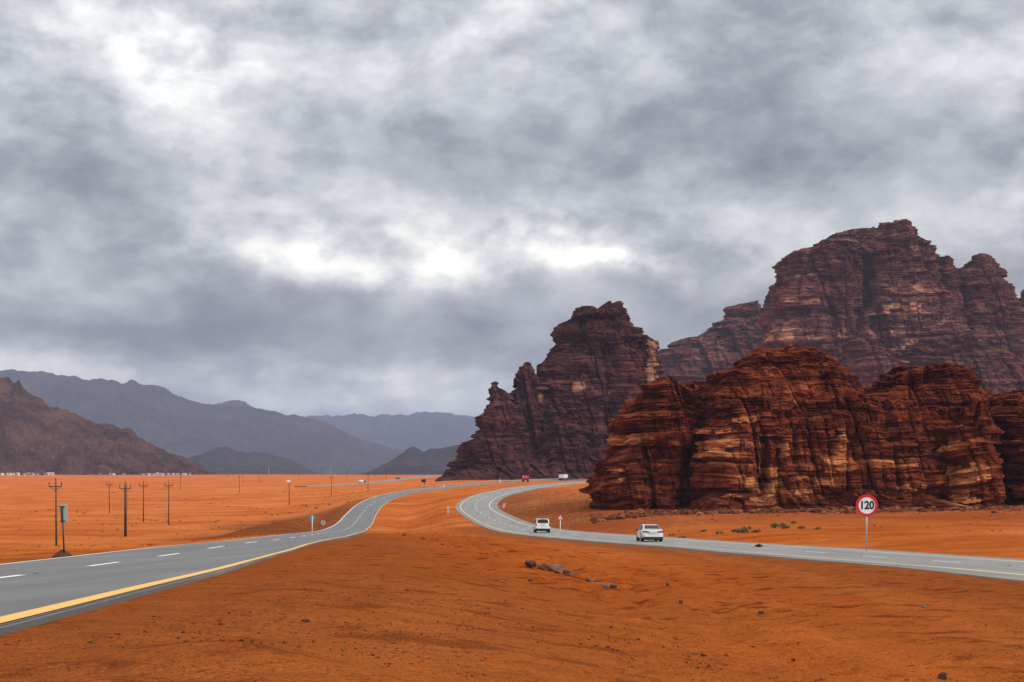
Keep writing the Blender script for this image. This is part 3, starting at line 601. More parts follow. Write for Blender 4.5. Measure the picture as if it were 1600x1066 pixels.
# far massif
RK3 = rock_mat('pink_brown_sandstone', (.066, .024, .021), (.160, .062, .048), (.34, .155, .105), (.46, .24, .15), 3.6, 1.5)
o3 = empty('sandstone_massif', (float(at(1420, 745, 1150)[0]), 1150, 5)); tag(o3, 'great domed sandstone massif with banded cliffs and twin towers beyond the outcrop', 'mountain')
make_rock('dome', 1090, [(363, 1318), (368, 1300), (374, 1290), (386, 1276), (392, 1256), (401, 1228), (408, 1213), (425, 1209), (450, 1197), (475, 1190), (520, 1187), (560, 1186), (660, 1180)],
          [(363, 1372), (380, 1420), (400, 1452), (440, 1468), (480, 1482), (560, 1500), (660, 1520)], 75, 420, 560, 110, 3.4, 707, RK3, o3, big=1.1, jag=.6, colw=.8,
          pales=[(1330, 468, 130, 5, .8), (1410, 470, 55, 45, .6), (1230, 525, 14, 30, 1.0), (1205, 520, 10, 30, .7), (1420, 530, 50, 18, .6), (1330, 395, 60, 4, .6), (1290, 510, 60, 30, .35)],
          notches=[(1362, 9, 395, 480, 14), (1345, 8, 480, 540, 10), (1300, 8, 470, 530, 6)], n_exp=2.7)
make_rock('summit_tower', 1100, [(352, 1374), (357, 1371), (368, 1369), (390, 1374), (440, 1366), (500, 1350), (600, 1330)], [(352, 1413), (360, 1419), (374, 1434), (383, 1447), (396, 1452), (406, 1461), (425, 1464), (470, 1478), (600, 1500)], 48, 300, 320, 80, 3.2, 717, RK3, o3, big=1.0, jag=.4, colw=.6, pales=[(1425, 475, 50, 40, .6), (1410, 390, 30, 4, .6)], n_exp=2.5)
make_rock('tower', 1115, [(403, 1466), (408, 1462), (420, 1462), (450, 1466), (560, 1466)], [(403, 1484), (410, 1490), (422, 1493), (436, 1499), (470, 1500), (560, 1510)], 22, 160, 150, 60, 2.6, 727, RK3, o3, jag=.5, colw=.5)
make_rock('tower', 1095, [(400, 1519), (405, 1515), (413, 1506), (425, 1502), (445, 1502), (475, 1500), (520, 1490), (640, 1470)], [(400, 1536), (406, 1544), (416, 1553), (428, 1562), (440, 1570), (455, 1578), (480, 1590), (560, 1620), (640, 1640)], 36, 260, 260, 70, 3.0, 737, RK3, o3, big=.8, jag=.5, colw=.5, notches=[(1500, 7, 480, 560, 8)])
make_rock('tower', 1110, [(446, 1604), (452, 1592), (462, 1582), (520, 1570), (640, 1560)], [(446, 1650), (470, 1690), (640, 1740)], 40, 220, 220, 60, 3.2, 747, RK3, o3)
make_rock('buttress', 1030, [(512, 1346), (520, 1338), (532, 1328), (550, 1322), (640, 1310)], [(512, 1352), (522, 1366), (540, 1382), (570, 1398), (640, 1420)], 28, 160, 160, 60, 2.8, 757, RK3, o3, n_exp=2.2)
make_rock('buttress', 1040, [(520, 1450), (535, 1430), (560, 1415), (640, 1400)], [(520, 1530), (540, 1560), (580, 1640), (640, 1700)], 30, 180, 280, 60, 3.0, 767, RK3, o3, n_exp=2.2)
keep(o3)
o4 = empty('sandstone_ridge', (float(at(1100, 745, 1480)[0]), 1480, 5)); tag(o4, 'hazy descending rock ridge between the stepped crag and the domed massif', 'ridge')
make_rock('crest', 1450, [(472, 1170), (482, 1150), (500, 1143), (507, 1126), (514, 1112), (520, 1092), (530, 1062), (542, 1040), (550, 1027), (600, 1000), (680, 960)], [(472, 1190), (500, 1215), (560, 1250), (680, 1300)], 60, 240, 360, 70, 4.2, 808, RK3, o4, n_exp=2.2)
keep(o4)

# ------------------------------------------------------------------ distant mountains
def range_mat(name, a, b, sc):
    m = new_mat(name); p = position(); n = noise(p, sc, 6, .65); k = noise(p, sc * 5, 5, .7)
    c = mix(n.step(.38, .64), a, b); c = mix(k.step(.56, .68) * .6, c, tuple(x * 1.9 for x in b)); c = mix(k.step(.42, .32) * .6, c, tuple(x * .45 for x in a))
    return finish(m, c, .95, k, 1.0, 2.0 / sc * .01, spec=.0)
def make_range(name, d, prof, mat, seed, front=.22, back=.2, rough=.06, nc=380, nr=80, gul=26.0):
    P = np.array(prof, float); u = np.linspace(P[0, 0], P[-1, 0], nc); v = np.interp(u, P[:, 0], P[:, 1]); v = v + (2.4 * fbm(u / 16., u * 0 + seed, oct=2, seed=seed) + 1.5 * vn(u / 4.5, u * 0 + 3.3, seed=seed + 2)) * np.clip((745 - v) / 40, 0, 1)
    t = np.r_[np.linspace(-1, 0, int(nr * .75), endpoint=False), np.linspace(0, 1, nr - int(nr * .75))]
    U, T = np.meshgrid(u, t); Hh = (HZ - v)[None] / F * d + 0 * T
    D = d * (1 + np.where(T < 0, T * front, T * back)); X = (U - CX) / F * (d + (D - d) * .55)
    prof_t = np.where(T < 0, (1 + T) ** .85, (1 - T) ** 1.2)
    g = fbm(X / gul, D / (gul * 1.6), oct=5, seed=seed); rdg = 1 - abs(fbm(X / (gul * 1.4) + .3 * D / gul, D / (gul * 3.0), oct=4, seed=seed + 5)) * 2
    q = np.clip(-T, 0, 1); Z = Hh * prof_t * (1 + (rdg - .6) * .34 * q + g * .45 * q) + rough * d * .02 * fbm(X / (gul * .3), D / (gul * .3), oct=3, seed=seed + 9) * (.35 + q)
    Z = Z - 6 * (1 - prof_t) ** 4 - 2
    me = mesh_np(name, np.stack([X, D, Z], -1).reshape(-1, 3), grid_quads(len(t), nc), False); return new_obj(name, me, mat)
M1 = range_mat('brown_scree', (.045, .022, .019), (.110, .056, .042), .02); M2 = range_mat('dark_far_rock', (.030, .026, .030), (.052, .042, .042), .004)
hills = [('hill', 2300, [(-260, 600), (-120, 560), (-40, 575), (0, 587), (14, 589), (22, 596), (30, 592), (36, 606), (55, 618), (80, 632), (120, 645), (150, 660), (175, 663), (192, 669), (205, 668), (215, 678), (235, 690), (260, 705), (290, 714), (310, 726), (335, 741), (345, 747)], M1, 11, dict(rough=.26, gul=34, nc=460, nr=170, front=.13)),
         ('mountain_range', 8000, [(-300, 590), (-60, 574), (0, 578), (50, 580), (80, 584), (105, 588), (115, 586), (135, 593), (152, 589), (170, 592), (195, 598), (205, 594), (222, 598), (250, 604), (270, 613), (300, 627), (330, 632), (400, 637), (425, 642), (440, 646), (480, 651), (500, 657), (520, 665), (560, 684), (600, 697), (625, 702), (660, 712), (700, 722), (760, 742)], M2, 22, dict(rough=.07, gul=170)),
         ('mountain_range', 10000, [(250, 660), (300, 640), (335, 630), (360, 626), (380, 626), (398, 636), (440, 655), (520, 690)], M2, 33, dict(rough=.03, gul=230, nc=160)),
         ('mountain_range', 12500, [(420, 660), (480, 649), (520, 649), (545, 646), (560, 647), (590, 650), (602, 646), (615, 650), (640, 647), (665, 642), (690, 643), (710, 648), (730, 650), (780, 660), (900, 640), (1100, 650), (1300, 670)], M2, 44, dict(rough=.03, gul=330)),
         ('hill', 4600, [(255, 744), (275, 722), (300, 713), (330, 704), (342, 698), (352, 698), (366, 704), (400, 706), (430, 710), (455, 718), (480, 731), (505, 744)], M2, 55, dict(rough=.06, gul=85, nc=220)),
         ('hill', 3900, [(560, 745), (590, 731), (612, 718), (632, 703), (646, 698), (655, 702), (663, 703), (672, 698), (690, 699), (715, 692), (745, 686), (790, 680), (900, 690)], M2, 66, dict(rough=.06, gul=85, nc=260))]
for nm, d, pr, mt, sd_, kw in hills: tag(make_range(nm, d, pr, mt, sd_, **kw), kind='structure')

# ------------------------------------------------------------------ paints and metals
WOOD = simple('weathered_pole_wood', (.085, .055, .04), .85, .3, 2.0, .2); DKMETAL = simple('dark_steel', (.05, .05, .055), .5, .15, 4, .5, .6)
GALV = simple('galvanised_steel', (.42, .43, .44), .45, .12, 6, .5, .5); PORC = simple('brown_porcelain', (.07, .035, .03), .3, .1, 8)
WHITE = simple('white_enamel', (.78, .78, .78), .4, .04, 5); RED = simple('red_sign_enamel', (.55, .02, .025), .4, .08, 5); BLACK = simple('black_enamel', (.015, .015, .017), .5, .1, 5)
BLUE = simple('faded_blue_enamel', (.13, .24, .33), .5, .1, 5); GREEN = simple('dark_green_enamel', (.02, .07, .055), .5, .15, 5); PLATE = simple('dull_sign_back', (.36, .40, .37), .55, .12, 4)
CARW = simple('white_car_paint', (.80, .80, .80), .25, .03, 2, .5, 0, .6); GLASS = simple('dark_car_glass', (.022, .032, .032), .2, .1, 2, .15); TYRE = simple('black_tyre_rubber', (.018, .018, .018), .85, .1, 8, .2)
RIM = simple('alloy_rim', (.45, .45, .46), .3, .08, 5, .5, .8); PLASTIC = simple('black_bumper_plastic', (.025, .025, .027), .7, .1, 5); TAIL = simple('red_tail_lamp', (.42, .012, .02), .25, .1, 6, .6)
NUM = simple('pale_number_plate', (.60, .66, .64), .5, .06, 9); TRUCKRED = simple('red_truck_paint', (.42, .015, .03), .4, .1, 2); HOUSE = simple('whitewashed_render', (.72, .69, .64), .9, .1, .6, .2)
HOUSE2 = simple('sandy_render', (.52, .38, .28), .9, .1, .6, .2); PANE = simple('dark_window_pane', (.03, .035, .04), .3, .1, 2); CONC = simple('concrete', (.45, .42, .38), .85, .12, 4, .2)

# ------------------------------------------------------------------ utility poles
def make_pole(h, double=False):
    r = empty('utility_pole')
    for dx_ in ((-.13, .13) if double else (0,)): MB().tube((dx_, 0, -.6), (dx_, 0, h), .155, .10, 10).build('pole', WOOD, r, True)
    MB().box((0, -.17, h - .75), (2.3, .12, .14)).build('crossarm', DKMETAL, r, bevel=.02)
    for sx in (-1, 1):
        MB().tube((0, -.17, h - 1.45), (sx * .85, -.17, h - .8), .04, n=6).build('brace', DKMETAL, r)
    for x, z0 in ((-1.05, h - .68), (0, h - .05), (1.05, h - .68)):
        i = MB().tube((x, -.17 if x else 0, z0), (x, -.17 if x else 0, z0 + .25), .035, n=6).tube((x, -.17 if x else 0, z0 + .2), (x, -.17 if x else 0, z0 + .42), .11, .07, 8).tube((x, -.17 if x else 0, z0 + .42), (x, -.17 if x else 0, z0 + .66), .10, .05, 8)
        i.build('insulator', PORC, r, True)
    return r
pole0, pole2 = make_pole(10.0), make_pole(10.0, True)
used = set()
POLES = [(88, 100), (171, 48), (224, 61), (263.5, 66), (282, 24), (374, 27), (380, 19), (355, 14.5), (405, 18.5), (467, 14.5), (503, 14.5), (518, 30), (542, 16.5), (575, 31), (585, 13), (603, 19)]
rnd = random.Random(4)
for u, hpx in POLES:
    o = pole0 if 0 not in used else copy_tree(pole0); used.add(0)
    d = 10.0 * F / hpx; o.location = put(u, d); o.rotation_euler = (rad(rnd.uniform(-.6, .6)), rad(rnd.uniform(-.8, .8)), rad(rnd.uniform(-25, 10)))
    own = {88: 'tall dark utility pole standing just behind the leaning grey sign', 171: 'thin utility pole between the leaning sign and the thick twin pole', 224: 'slim utility pole next to the thick twin pole, on the side of the blue sign',
           263.5: 'dark utility pole beyond the slim pole, on the side of the blue sign', 518: 'utility pole standing on the plain above the pale round bank sign', 575: 'tall utility pole between the left road and the distant white truck'}.get(u)
    if own: o.pop('group', None); tag(o, own, 'utility pole')
    else: tag(o, 'small far utility pole with one crossarm on the orange plain', 'utility pole', 'far utility poles across the plain')
pole2.location = put(196, 10 * F / 81); tag(pole2, 'thick twin utility pole with crossarm among the single poles on the plain', 'utility pole')
# pole with a white cabinet on top
tp = empty('transformer_pole', put(452, 600)); tag(tp, 'tall pole with a white box mounted at its top on the plain', 'utility pole')
MB().tube((0, 0, -.5), (0, 0, 9.6), .2, .14, 8).build('pole', WOOD, tp, True); MB().box((-.35, 0, 10.0), (1.5, .5, 1.0)).build('cabinet', WHITE, tp, bevel=.06); MB().box((-.1, 0, 9.35), (1.6, .2, .12)).build('bracket', DKMETAL, tp)
for u, d, h in ((420, 1650, 13), (517, 1750, 12)):
    t = empty('radio_mast', put(u, d)); tag(t, 'slender lattice radio mast far away before the blue mountains', 'mast', 'far radio masts')
    for sx, sy in ((-.5, -.5), (.5, -.5), (0, .5)): MB().tube((sx, sy, -1), (sx * .3, sy * .3, h), .09, n=5).build('leg', GALV, t)
    b = MB()
    for k in range(8):
        z0 = h * k / 8; f = 1 - .7 * k / 8; b.tube((-.5 * f, -.5 * f, z0), (.5 * f, -.5 * f, z0 + h / 8), .05, n=4)
    b.build('bracing', GALV, t)

# ------------------------------------------------------------------ road signs
def disc(mb, r, y, th, n=40, r0=0.0):
    if r0: # ring
        vs = []
        for yy in (y, y + th):
            for rad_ in (r, r0): vs.append([mb.bm.verts.new((rad_ * math.cos(2 * math.pi * k / n), yy, rad_ * math.sin(2 * math.pi * k / n))) for k in range(n)])
        for k in range(n):
            j = (k + 1) % n
            for a, b in ((0, 1), (2, 3), (0, 2), (1, 3)): mb.bm.faces.new((vs[a][k], vs[a][j], vs[b][j], vs[b][k]))
    else: mb.poly([(r * math.cos(2 * math.pi * k / n), y, r * math.sin(2 * math.pi * k / n)) for k in range(n)], th)
    return mb
def text_mesh(s, size, off=.0):
    cu = bpy.data.curves.new('numerals', 'FONT'); cu.body = s; cu.size = size; cu.align_x = 'CENTER'; cu.align_y = 'CENTER'; cu.extrude = .004; cu.offset = off; cu.resolution_u = 6
    t = bpy.data.objects.new('numerals_source', cu); COL.objects.link(t); bpy.context.view_layer.update()
    me = bpy.data.meshes.new_from_object(t.evaluated_get(bpy.context.evaluated_depsgraph_get())); bpy.data.objects.remove(t); bpy.data.curves.remove(cu); me.name = 'numerals'; return me
sp = empty('speed_limit_sign', put(1354.5, 83.5)); d_ = 83.5; k_ = d_ / F; tag(sp, 'round red and white 120 speed limit sign on a grey post', 'road sign')
zb_ = (HZ - 790) * k_ - sp.location.z; R_ = 17.4 * k_
MB().tube((0, .06, -.5), (0, .06, zb_ + R_ * .5), .05, n=10).build('post', GALV, sp, True)
mb = MB(); disc(mb, R_ * .985, 0, .02); f_ = mb.build('plate', WHITE, sp); f_.location.z = zb_
mb = MB(); disc(mb, R_, -.012, .018, 40, R_ * .745); f_ = mb.build('border', RED, sp); f_.location.z = zb_
tm = text_mesh('120', R_ * .95, .022); o = new_obj('numerals', tm, BLACK, sp); o.location = (0, -.012, zb_); o.rotation_euler = (rad(90), 0, 0); o.scale = (.92, 1.05, 1)
for dz_ in (-.25, .25): MB().box((0, .05, zb_ + dz_), (.5, .05, .05)).build('bracket', GALV, sp)
# triangular bend warning
ts = empty('bend_warning_sign', put(875.5, 186)); tag(ts, 'small red bordered triangle bend warning sign on a thin post', 'road sign')
MB().tube((0, .05, -.4), (0, .05, 1.75), .045, n=8).build('post', WHITE, ts, True)
def tri(r, y, th, cz): return MB().poly([(r * math.cos(a), y, cz + r * math.sin(a)) for a in (math.pi / 2, math.pi * 7 / 6, math.pi * 11 / 6)], th)
tri(.50, 0, .02, 1.95).build('plate', RED, ts); tri(.33, -.012, .01, 1.95).build('face', WHITE, ts)
MB().box((-.04, -.02, 1.87), (.06, .01, .17)).box((.02, -.02, 1.98), (.06, .01, .15), Matrix.Rotation(rad(35), 3, 'Y')).build('bend_symbol', BLACK, ts)
# blue round sign and a small pale round sign seen on the cut bank
bs = empty('round_road_sign', put(488, 196)); tag(bs, 'faded blue round sign on a white post beside the left road', 'road sign')
MB().tube((0, -.06, -.4), (0, -.06, 2.35), .055, n=8).build('post', WHITE, bs, True); mb = MB(); disc(mb, .42, 0, .02, 28); f_ = mb.build('plate', BLUE, bs); f_.location.z = 2.0; MB().box((0, -.03, 2.0), (.5, .03, .05)).build('bracket', GALV, bs)
b2 = empty('round_road_sign', put(505, 262)); tag(b2, 'pale round sign with a dark upright mark on the cut bank', 'road sign')
MB().tube((0, .05, -.4), (0, .05, 1.2), .05, n=8).build('post', GALV, b2, True); mb = MB(); disc(mb, .46, 0, .02, 28); f_ = mb.build('plate', PLATE, b2); f_.location.z = .95; MB().box((0, -.015, .95), (.12, .012, .5)).build('symbol', BLACK, b2)
# leaning marker seen from behind, on its heap of soil
lm = empty('leaning_marker_sign', put(100.5, 48.5)); tag(lm, 'leaning narrow grey sign back with dark green channel on a heap of soil', 'road sign')
lm.rotation_euler = (0, rad(-2.6), 0)
MB().tube((0, 0, -.3), (0, 0, 1.72), .028, n=8).build('post', DKMETAL, lm, True); MB().box((.05, .03, 1.50), (.25, .012, .62)).build('plate', PLATE, lm, bevel=.004)
MB().box((-.01, -.012, 1.50), (.065, .04, .50)).box((-.01, -.012, 1.74), (.19, .05, .035)).box((-.01, -.012, 1.25), (.17, .05, .035)).build('channel', GREEN, lm)
def mound(name, loc, rx, ry, h, mat, seed, n=28):
    r_ = np.linspace(0, 1, 10)[:, None]; t_ = np.linspace(0, 2 * np.pi, n, endpoint=False)[None]; x = r_ * np.cos(t_) * rx; y = r_ * np.sin(t_) * ry
    z = h * (np.cos(r_ * np.pi) * .5 + .5) + 0 * t_ + .35 * h * fbm(x / h * .8 + 5, y / h * .8, oct=3, seed=seed) - .06
    o = new_obj(name, mesh_np(name, np.stack([x, y, z], -1).reshape(-1, 3), grid_quads(10, n, True), False), mat); o.location = loc; return o
SOIL = simple('dark_soil', (.085, .04, .02), .95, .5, 9, .1)
tag(mound('soil_heap', put(98, 48.6), .62, .5, .26, SOIL, 3), 'low dark soil heap around the foot of the leaning sign', 'soil heap')
tag(mound('soil_heap', put(1350, 83.4), .9, .5, .16, SOIL, 8), 'low soil heap around the foot of the speed limit post', 'soil heap')
# hazard boards at the bend
hb_ = empty('hazard_marker', put(786, 322)); tag(hb_, 'red and white striped hazard board leaning inside the road bend', 'road marker'); hb_.rotation_euler = (0, rad(14), 0)
MB().tube((0, .05, -.3), (0, .05, 1.3), .04, n=6).build('post', GALV, hb_); MB().box((0, 0, .95), (.55, .03, 1.1)).build('board', WHITE, hb_)
for k in range(3): MB().box((0, -.02, .6 + .36 * k), (.54, .015, .17), Matrix.Rotation(rad(18), 3, 'Y')).build('stripe', RED, hb_)
km = empty('kilometre_post', put(700, 300)); tag(km, 'small white marker post with a dark patch on the sandy median', 'road marker')
MB().box((0, 0, .3), (.5, .3, .9)).build('block', CONC, km, bevel=.04); MB().box((0, 0, 1.05), (.36, .12, .75)).build('plate', WHITE, km, bevel=.03); MB().box((0, -.07, .95), (.2, .02, .35)).build('patch', BLACK, km)
for u, d in ((693.5, 512), (781.5, 574)):
    w = empty('delineator_post', put(u, d)); tag(w, 'tiny white delineator post beside the far end of the left road', 'road marker', 'delineator posts'); MB().box((0, 0, .6), (.35, .2, 1.6)).build('post', WHITE, w, bevel=.04); MB().box((0, -.11, 1.15), (.3, .02, .2)).build('reflector', RED, w)
# crash barrier along the far outer curve
i0 = np.abs(AL['C'][:, 1] - 497).argmin(); i1 = np.abs(AL['C'][:, 1] - 640).argmin()
bar = empty('crash_barrier', tuple(road_pt(AL, AL['left'] + .9, -.1, [i0])[0])); tag(bar, 'long grey steel crash barrier along the far curve under the stepped crag', 'crash barrier')
P_ = road_pt(AL, AL['left'] + .9, 0, np.arange(i0, i1)) - np.array(bar.location); sec = [(.0, .42), (.05, .48), (.0, .55), (.05, .62), (.0, .70), (-.03, .70), (-.03, .42)]
nn = AL['n'][i0:i1]; V = np.stack([np.c_[P_[:, 0] - nn[:, 0] * a, P_[:, 1] - nn[:, 1] * a, P_[:, 2] + b + .05] for a, b in sec], 1)
new_obj('beam', mesh_np('beam', V.reshape(-1, 3), grid_quads(len(P_), len(sec), True)), GALV, bar)
pm = MB().box((0, 0, .2), (.12, .12, 1.2)).mesh('post')
for k in range(0, len(P_), 3): o = new_obj('post', pm, GALV, bar); o.location = P_[k] + np.array((nn[k, 0] * .1, nn[k, 1] * .1, 0))

# ------------------------------------------------------------------ cars
def car_section(w, zl, zt, y, tuck=.93, n=0):
    h = zt - zl
    half = [(w * .70, zl), (w * .93, zl + .05), (w * .985, zl + h * .25), (w, zl + h * .55), (w * .985, zl + h * .78), (w * tuck, zt - .035), (w * (tuck - .06), zt)]
    return [(x, y, z) for x, z in half] + [(-x, y, z) for x, z in half[::-1]]
def make_car(spec):
    r = empty(spec['name']); L_, W_ = spec['L'], spec['W'] / 2
    b = MB().loft([car_section(W_ * a, zl, zt, y * L_) for y, a, zl, zt in spec['body']]).build('body', CARW, r, True, 0)
    md = b.modifiers.new('subdivision', 'SUBSURF'); md.levels = 1; md.render_levels = 1
    secs = []
    for y, wb, wt, zb, zt in spec['cabin']:
        secs.append([(W_ * wb, y * L_, zb), (W_ * (wb * .45 + wt * .55), y * L_, zb + (zt - zb) * .55), (W_ * wt, y * L_, zt - .06), (W_ * wt * .86, y * L_, zt), (-W_ * wt * .86, y * L_, zt), (-W_ * wt, y * L_, zt - .06), (-W_ * (wb * .45 + wt * .55), y * L_, zb + (zt - zb) * .55), (-W_ * wb, y * L_, zb)])
    MB().loft(secs).build('cabin', CARW, r, False, .015)
    for nm, pts in spec['glass'].items():
        for sgn in ((1, -1) if nm.startswith('side') else (1,)):
            m_ = MB(); m_.quad(*[(x * W_ * sgn, y * L_, z) for x, y, z in pts]); g_ = m_.build('side_window' if nm.startswith('side') else nm, GLASS, r); sm = g_.modifiers.new('thickness', 'SOLIDIFY'); sm.thickness = .012; sm.offset = 0
    for x, y, z, sx, sz in spec['lamps']:
        for sgn in (1, -1): MB().box((x * W_ * sgn, y * L_, z), (sx, .10, sz)).build('tail_light', TAIL, r, bevel=.02)
    x, y, z = spec['plate']; MB().box((0, y * L_, z), (.50, .03, .14)).build('number_plate', NUM, r)
    MB().box((0, (spec['plate'][1]) * L_ + .004, z), (.72, .02, .24)).build('plate_recess', spec['recess'], r, bevel=.008)
    yb, z0, z1 = spec['bumper']; MB().box((0, yb * L_ + .05, (z0 + z1) / 2), (W_ * 1.84, .16, z1 - z0)).build('lower_bumper', PLASTIC, r, bevel=.03)
    MB().box((0, .0, spec['clear'] + .03), (W_ * 1.55, L_ * .9, .10)).build('underbody', PLASTIC, r)
    rw = spec['wheel']
    for y in spec['axles']:
        for sgn in (1, -1):
            t = MB().tube((sgn * (W_ - .25), y * L_, rw), (sgn * (W_ - .005), y * L_, rw), rw, n=24).build('wheel', TYRE, r, False, .02)
            MB().tube((sgn * (W_ - .04), y * L_, rw), (sgn * (W_ + .008), y * L_, rw), rw * .66, rw * .60, n=18).build('rim', RIM, t)
            n_ = 14; arch = MB(); pts = [(rw * 1.16 * math.cos(math.pi * k / n_), rw * 1.16 * math.sin(math.pi * k / n_)) for k in range(n_ + 1)]
            arch.bm.faces.new([arch.bm.verts.new((sgn * (W_ * .985 + .006), y * L_ + a, rw + c)) for a, c in pts]); ar = arch.build('wheel_arch', PLASTIC, r); sm = ar.modifiers.new('thickness', 'SOLIDIFY'); sm.thickness = .02
    for sgn in (1, -1): MB().box((sgn * (W_ + .10), spec['mirror'][0] * L_, spec['mirror'][1]), (.20, .12, .15)).build('side_mirror', BLACK if spec['dark_mirror'] else CARW, r, bevel=.03)
    MB().box((0, spec['brake'][0] * L_, spec['brake'][1]), (.5, .04, .03)).build('high_brake_light', TAIL, r)
    for nm, c_, s_ in spec.get('extra', ()): MB().box((c_[0] * W_, c_[1] * L_, c_[2]), s_).build(nm, CARW if nm in ('spoiler', 'boot_lip') else GALV, r, bevel=.015)
    return r
sedan = make_car(dict(name='sedan_car', L=4.85, W=1.84, clear=.16, wheel=.335, axles=(-.285, .295), mirror=(.12, .98), dark_mirror=True, brake=(-.285, 1.30), recess=CARW,
    body=[(-.5, .86, .36, .86), (-.492, .93, .26, .98), (-.46, .97, .22, 1.045), (-.40, .99, .20, 1.06), (-.28, 1.0, .19, 1.04), (0, 1.0, .18, .98), (.25, 1.0, .18, .95), (.40, .98, .19, .86), (.47, .92, .22, .74), (.5, .80, .30, .60)],
    cabin=[(-.37, .86, .80, .98, 1.06), (-.29, .90, .75, .96, 1.245), (-.215, .91, .70, .95, 1.42), (-.05, .92, .70, .94, 1.475), (.08, .92, .70, .94, 1.44), (.22, .90, .80, .92, 1.02)],
    glass=dict(rear_window=[(-.74, -.373, 1.085), (.74, -.373, 1.085), (.62, -.236, 1.395), (-.62, -.236, 1.395)], side_a=[(.935, -.27, 1.03), (.935, .16, 1.0), (.80, .06, 1.38), (.79, -.19, 1.37)], windscreen=[(-.74, .225, 1.04), (.74, .225, 1.04), (.62, .095, 1.42), (-.62, .095, 1.42)]),
    lamps=[(.74, -.495, .86, .38, .15), (.45, -.506, .83, .22, .11)], plate=(0, -.512, .83), bumper=(-.497, .20, .42), extra=[('boot_lip', (0, -.475, 1.07), (1.5, .16, .035)), ('badge_strip', (0, -.505, .945), (.7, .03, .035))]))
suv = make_car(dict(name='suv_car', L=4.85, W=1.95, clear=.24, wheel=.385, axles=(-.29, .30), mirror=(.14, 1.20), dark_mirror=True, brake=(-.475, 1.73), recess=CARW,
    body=[(-.5, .90, .45, 1.04), (-.492, .95, .34, 1.14), (-.46, .98, .30, 1.17), (-.3, 1.0, .28, 1.16), (0, 1.0, .27, 1.13), (.25, 1.0, .27, 1.10), (.40, .98, .28, 1.02), (.47, .93, .32, .92), (.5, .82, .40, .78)],
    cabin=[(-.475, .90, .84, 1.10, 1.20), (-.465, .90, .80, 1.10, 1.55), (-.44, .91, .76, 1.10, 1.74), (-.30, .92, .75, 1.08, 1.80), (0, .92, .75, 1.08, 1.80), (.10, .92, .75, 1.08, 1.74), (.24, .90, .82, 1.06, 1.16)],
    glass=dict(rear_window=[(-.72, -.487, 1.26), (.72, -.487, 1.26), (.64, -.462, 1.62), (-.64, -.462, 1.62)], side_a=[(.94, -.42, 1.20), (.94, .16, 1.18), (.84, .06, 1.66), (.83, -.39, 1.66)], windscreen=[(-.76, .245, 1.2), (.76, .245, 1.2), (.66, .125, 1.68), (-.66, .125, 1.68)]),
    lamps=[(.86, -.497, 1.02, .20, .24)], plate=(0, -.505, .98), bumper=(-.495, .32, .56), extra=[('spoiler', (0, -.475, 1.77), (1.35, .30, .05)), ('chrome_strip', (0, -.505, 1.10), (.9, .03, .04))]))
def on_road(o, A, y, off, turn=0.0):
    i = np.abs(A['C'][:, 1] - y).argmin(); p_ = road_pt(A, off, .004, [i])[0]; T_ = A['T'][i]; sl = (A['C'][min(i + 2, len(A['C']) - 1), 2] - A['C'][i - 2, 2]) / 6.0
    o.location = p_; o.rotation_euler = (math.atan(sl), math.atan(-A['C'][i, 3]), math.atan2(-T_[0], T_[1]) + turn)
on_road(sedan, AR, 122.5, .55, rad(-6)); tag(sedan, 'white saloon car driving away on the pale road', 'car')
on_road(suv, AR, 183.0, .55, rad(-4)); tag(suv, 'white off-road vehicle entering the bend ahead of the saloon', 'car')

# ------------------------------------------------------------------ trucks far away
def make_truck(paint_, cab, L_, h, label, name='truck'):
    r = empty(name); tag(r, label, 'truck')
    MB().box((0, -.9, 1.0 + h / 2), (2.4, L_ - 2.2, h)).build('cargo_box', paint_, r, bevel=.05)
    MB().loft([[(-1.15, L_ / 2 - 2.0, .7), (1.15, L_ / 2 - 2.0, .7), (1.1, L_ / 2 - 2.0, 2.7), (-1.1, L_ / 2 - 2.0, 2.7)], [(-1.15, L_ / 2 - .5, .6), (1.15, L_ / 2 - .5, .6), (1.1, L_ / 2 - .8, 2.6), (-1.1, L_ / 2 - .8, 2.6)], [(-1.1, L_ / 2, .6), (1.1, L_ / 2, .6), (1.1, L_ / 2, 1.4), (-1.1, L_ / 2, 1.4)]]).build('cab', cab, r, bevel=.04)
    MB().quad((-.95, L_ / 2 - .22, 1.5), (.95, L_ / 2 - .22, 1.5), (.95, L_ / 2 - .62, 2.3), (-.95, L_ / 2 - .62, 2.3)).build('windscreen', GLASS, r)
    MB().box((0, 0, .8), (.9, L_ - .6, .25)).build('chassis', DKMETAL, r)
    for y in (-L_ * .36, -L_ * .22, L_ * .32):
        for s_ in (-1, 1):
            t = MB().tube((s_ * .8, y, .5), (s_ * 1.18, y, .5), .5, n=16).build('wheel', TYRE, r); MB().tube((s_ * 1.1, y, .5), (s_ * 1.2, y, .5), .26, n=10).build('rim', RIM, t)
    for s_ in (-1, 1): MB().box((s_ * .8, L_ / 2 + .02, .95), (.35, .08, .25)).build('headlight', WHITE, r); MB().box((s_ * .55, -L_ / 2 + .18, 1.0 + h * .62), (.5, .06, .35)).build('marker_panel', WHITE, r)
    return r
t1 = make_truck(TRUCKRED, TRUCKRED, 6.2, 1.7, 'red truck with white panels passing below the stepped crag'); on_road(t1, AL, 588, -.5); t1.rotation_euler[2] += rad(18)
t2 = make_truck(WHITE, DKMETAL, 6.4, 1.6, 'white box truck with a dark cab passing below the stepped crag'); on_road(t2, AL, 624, -.5)
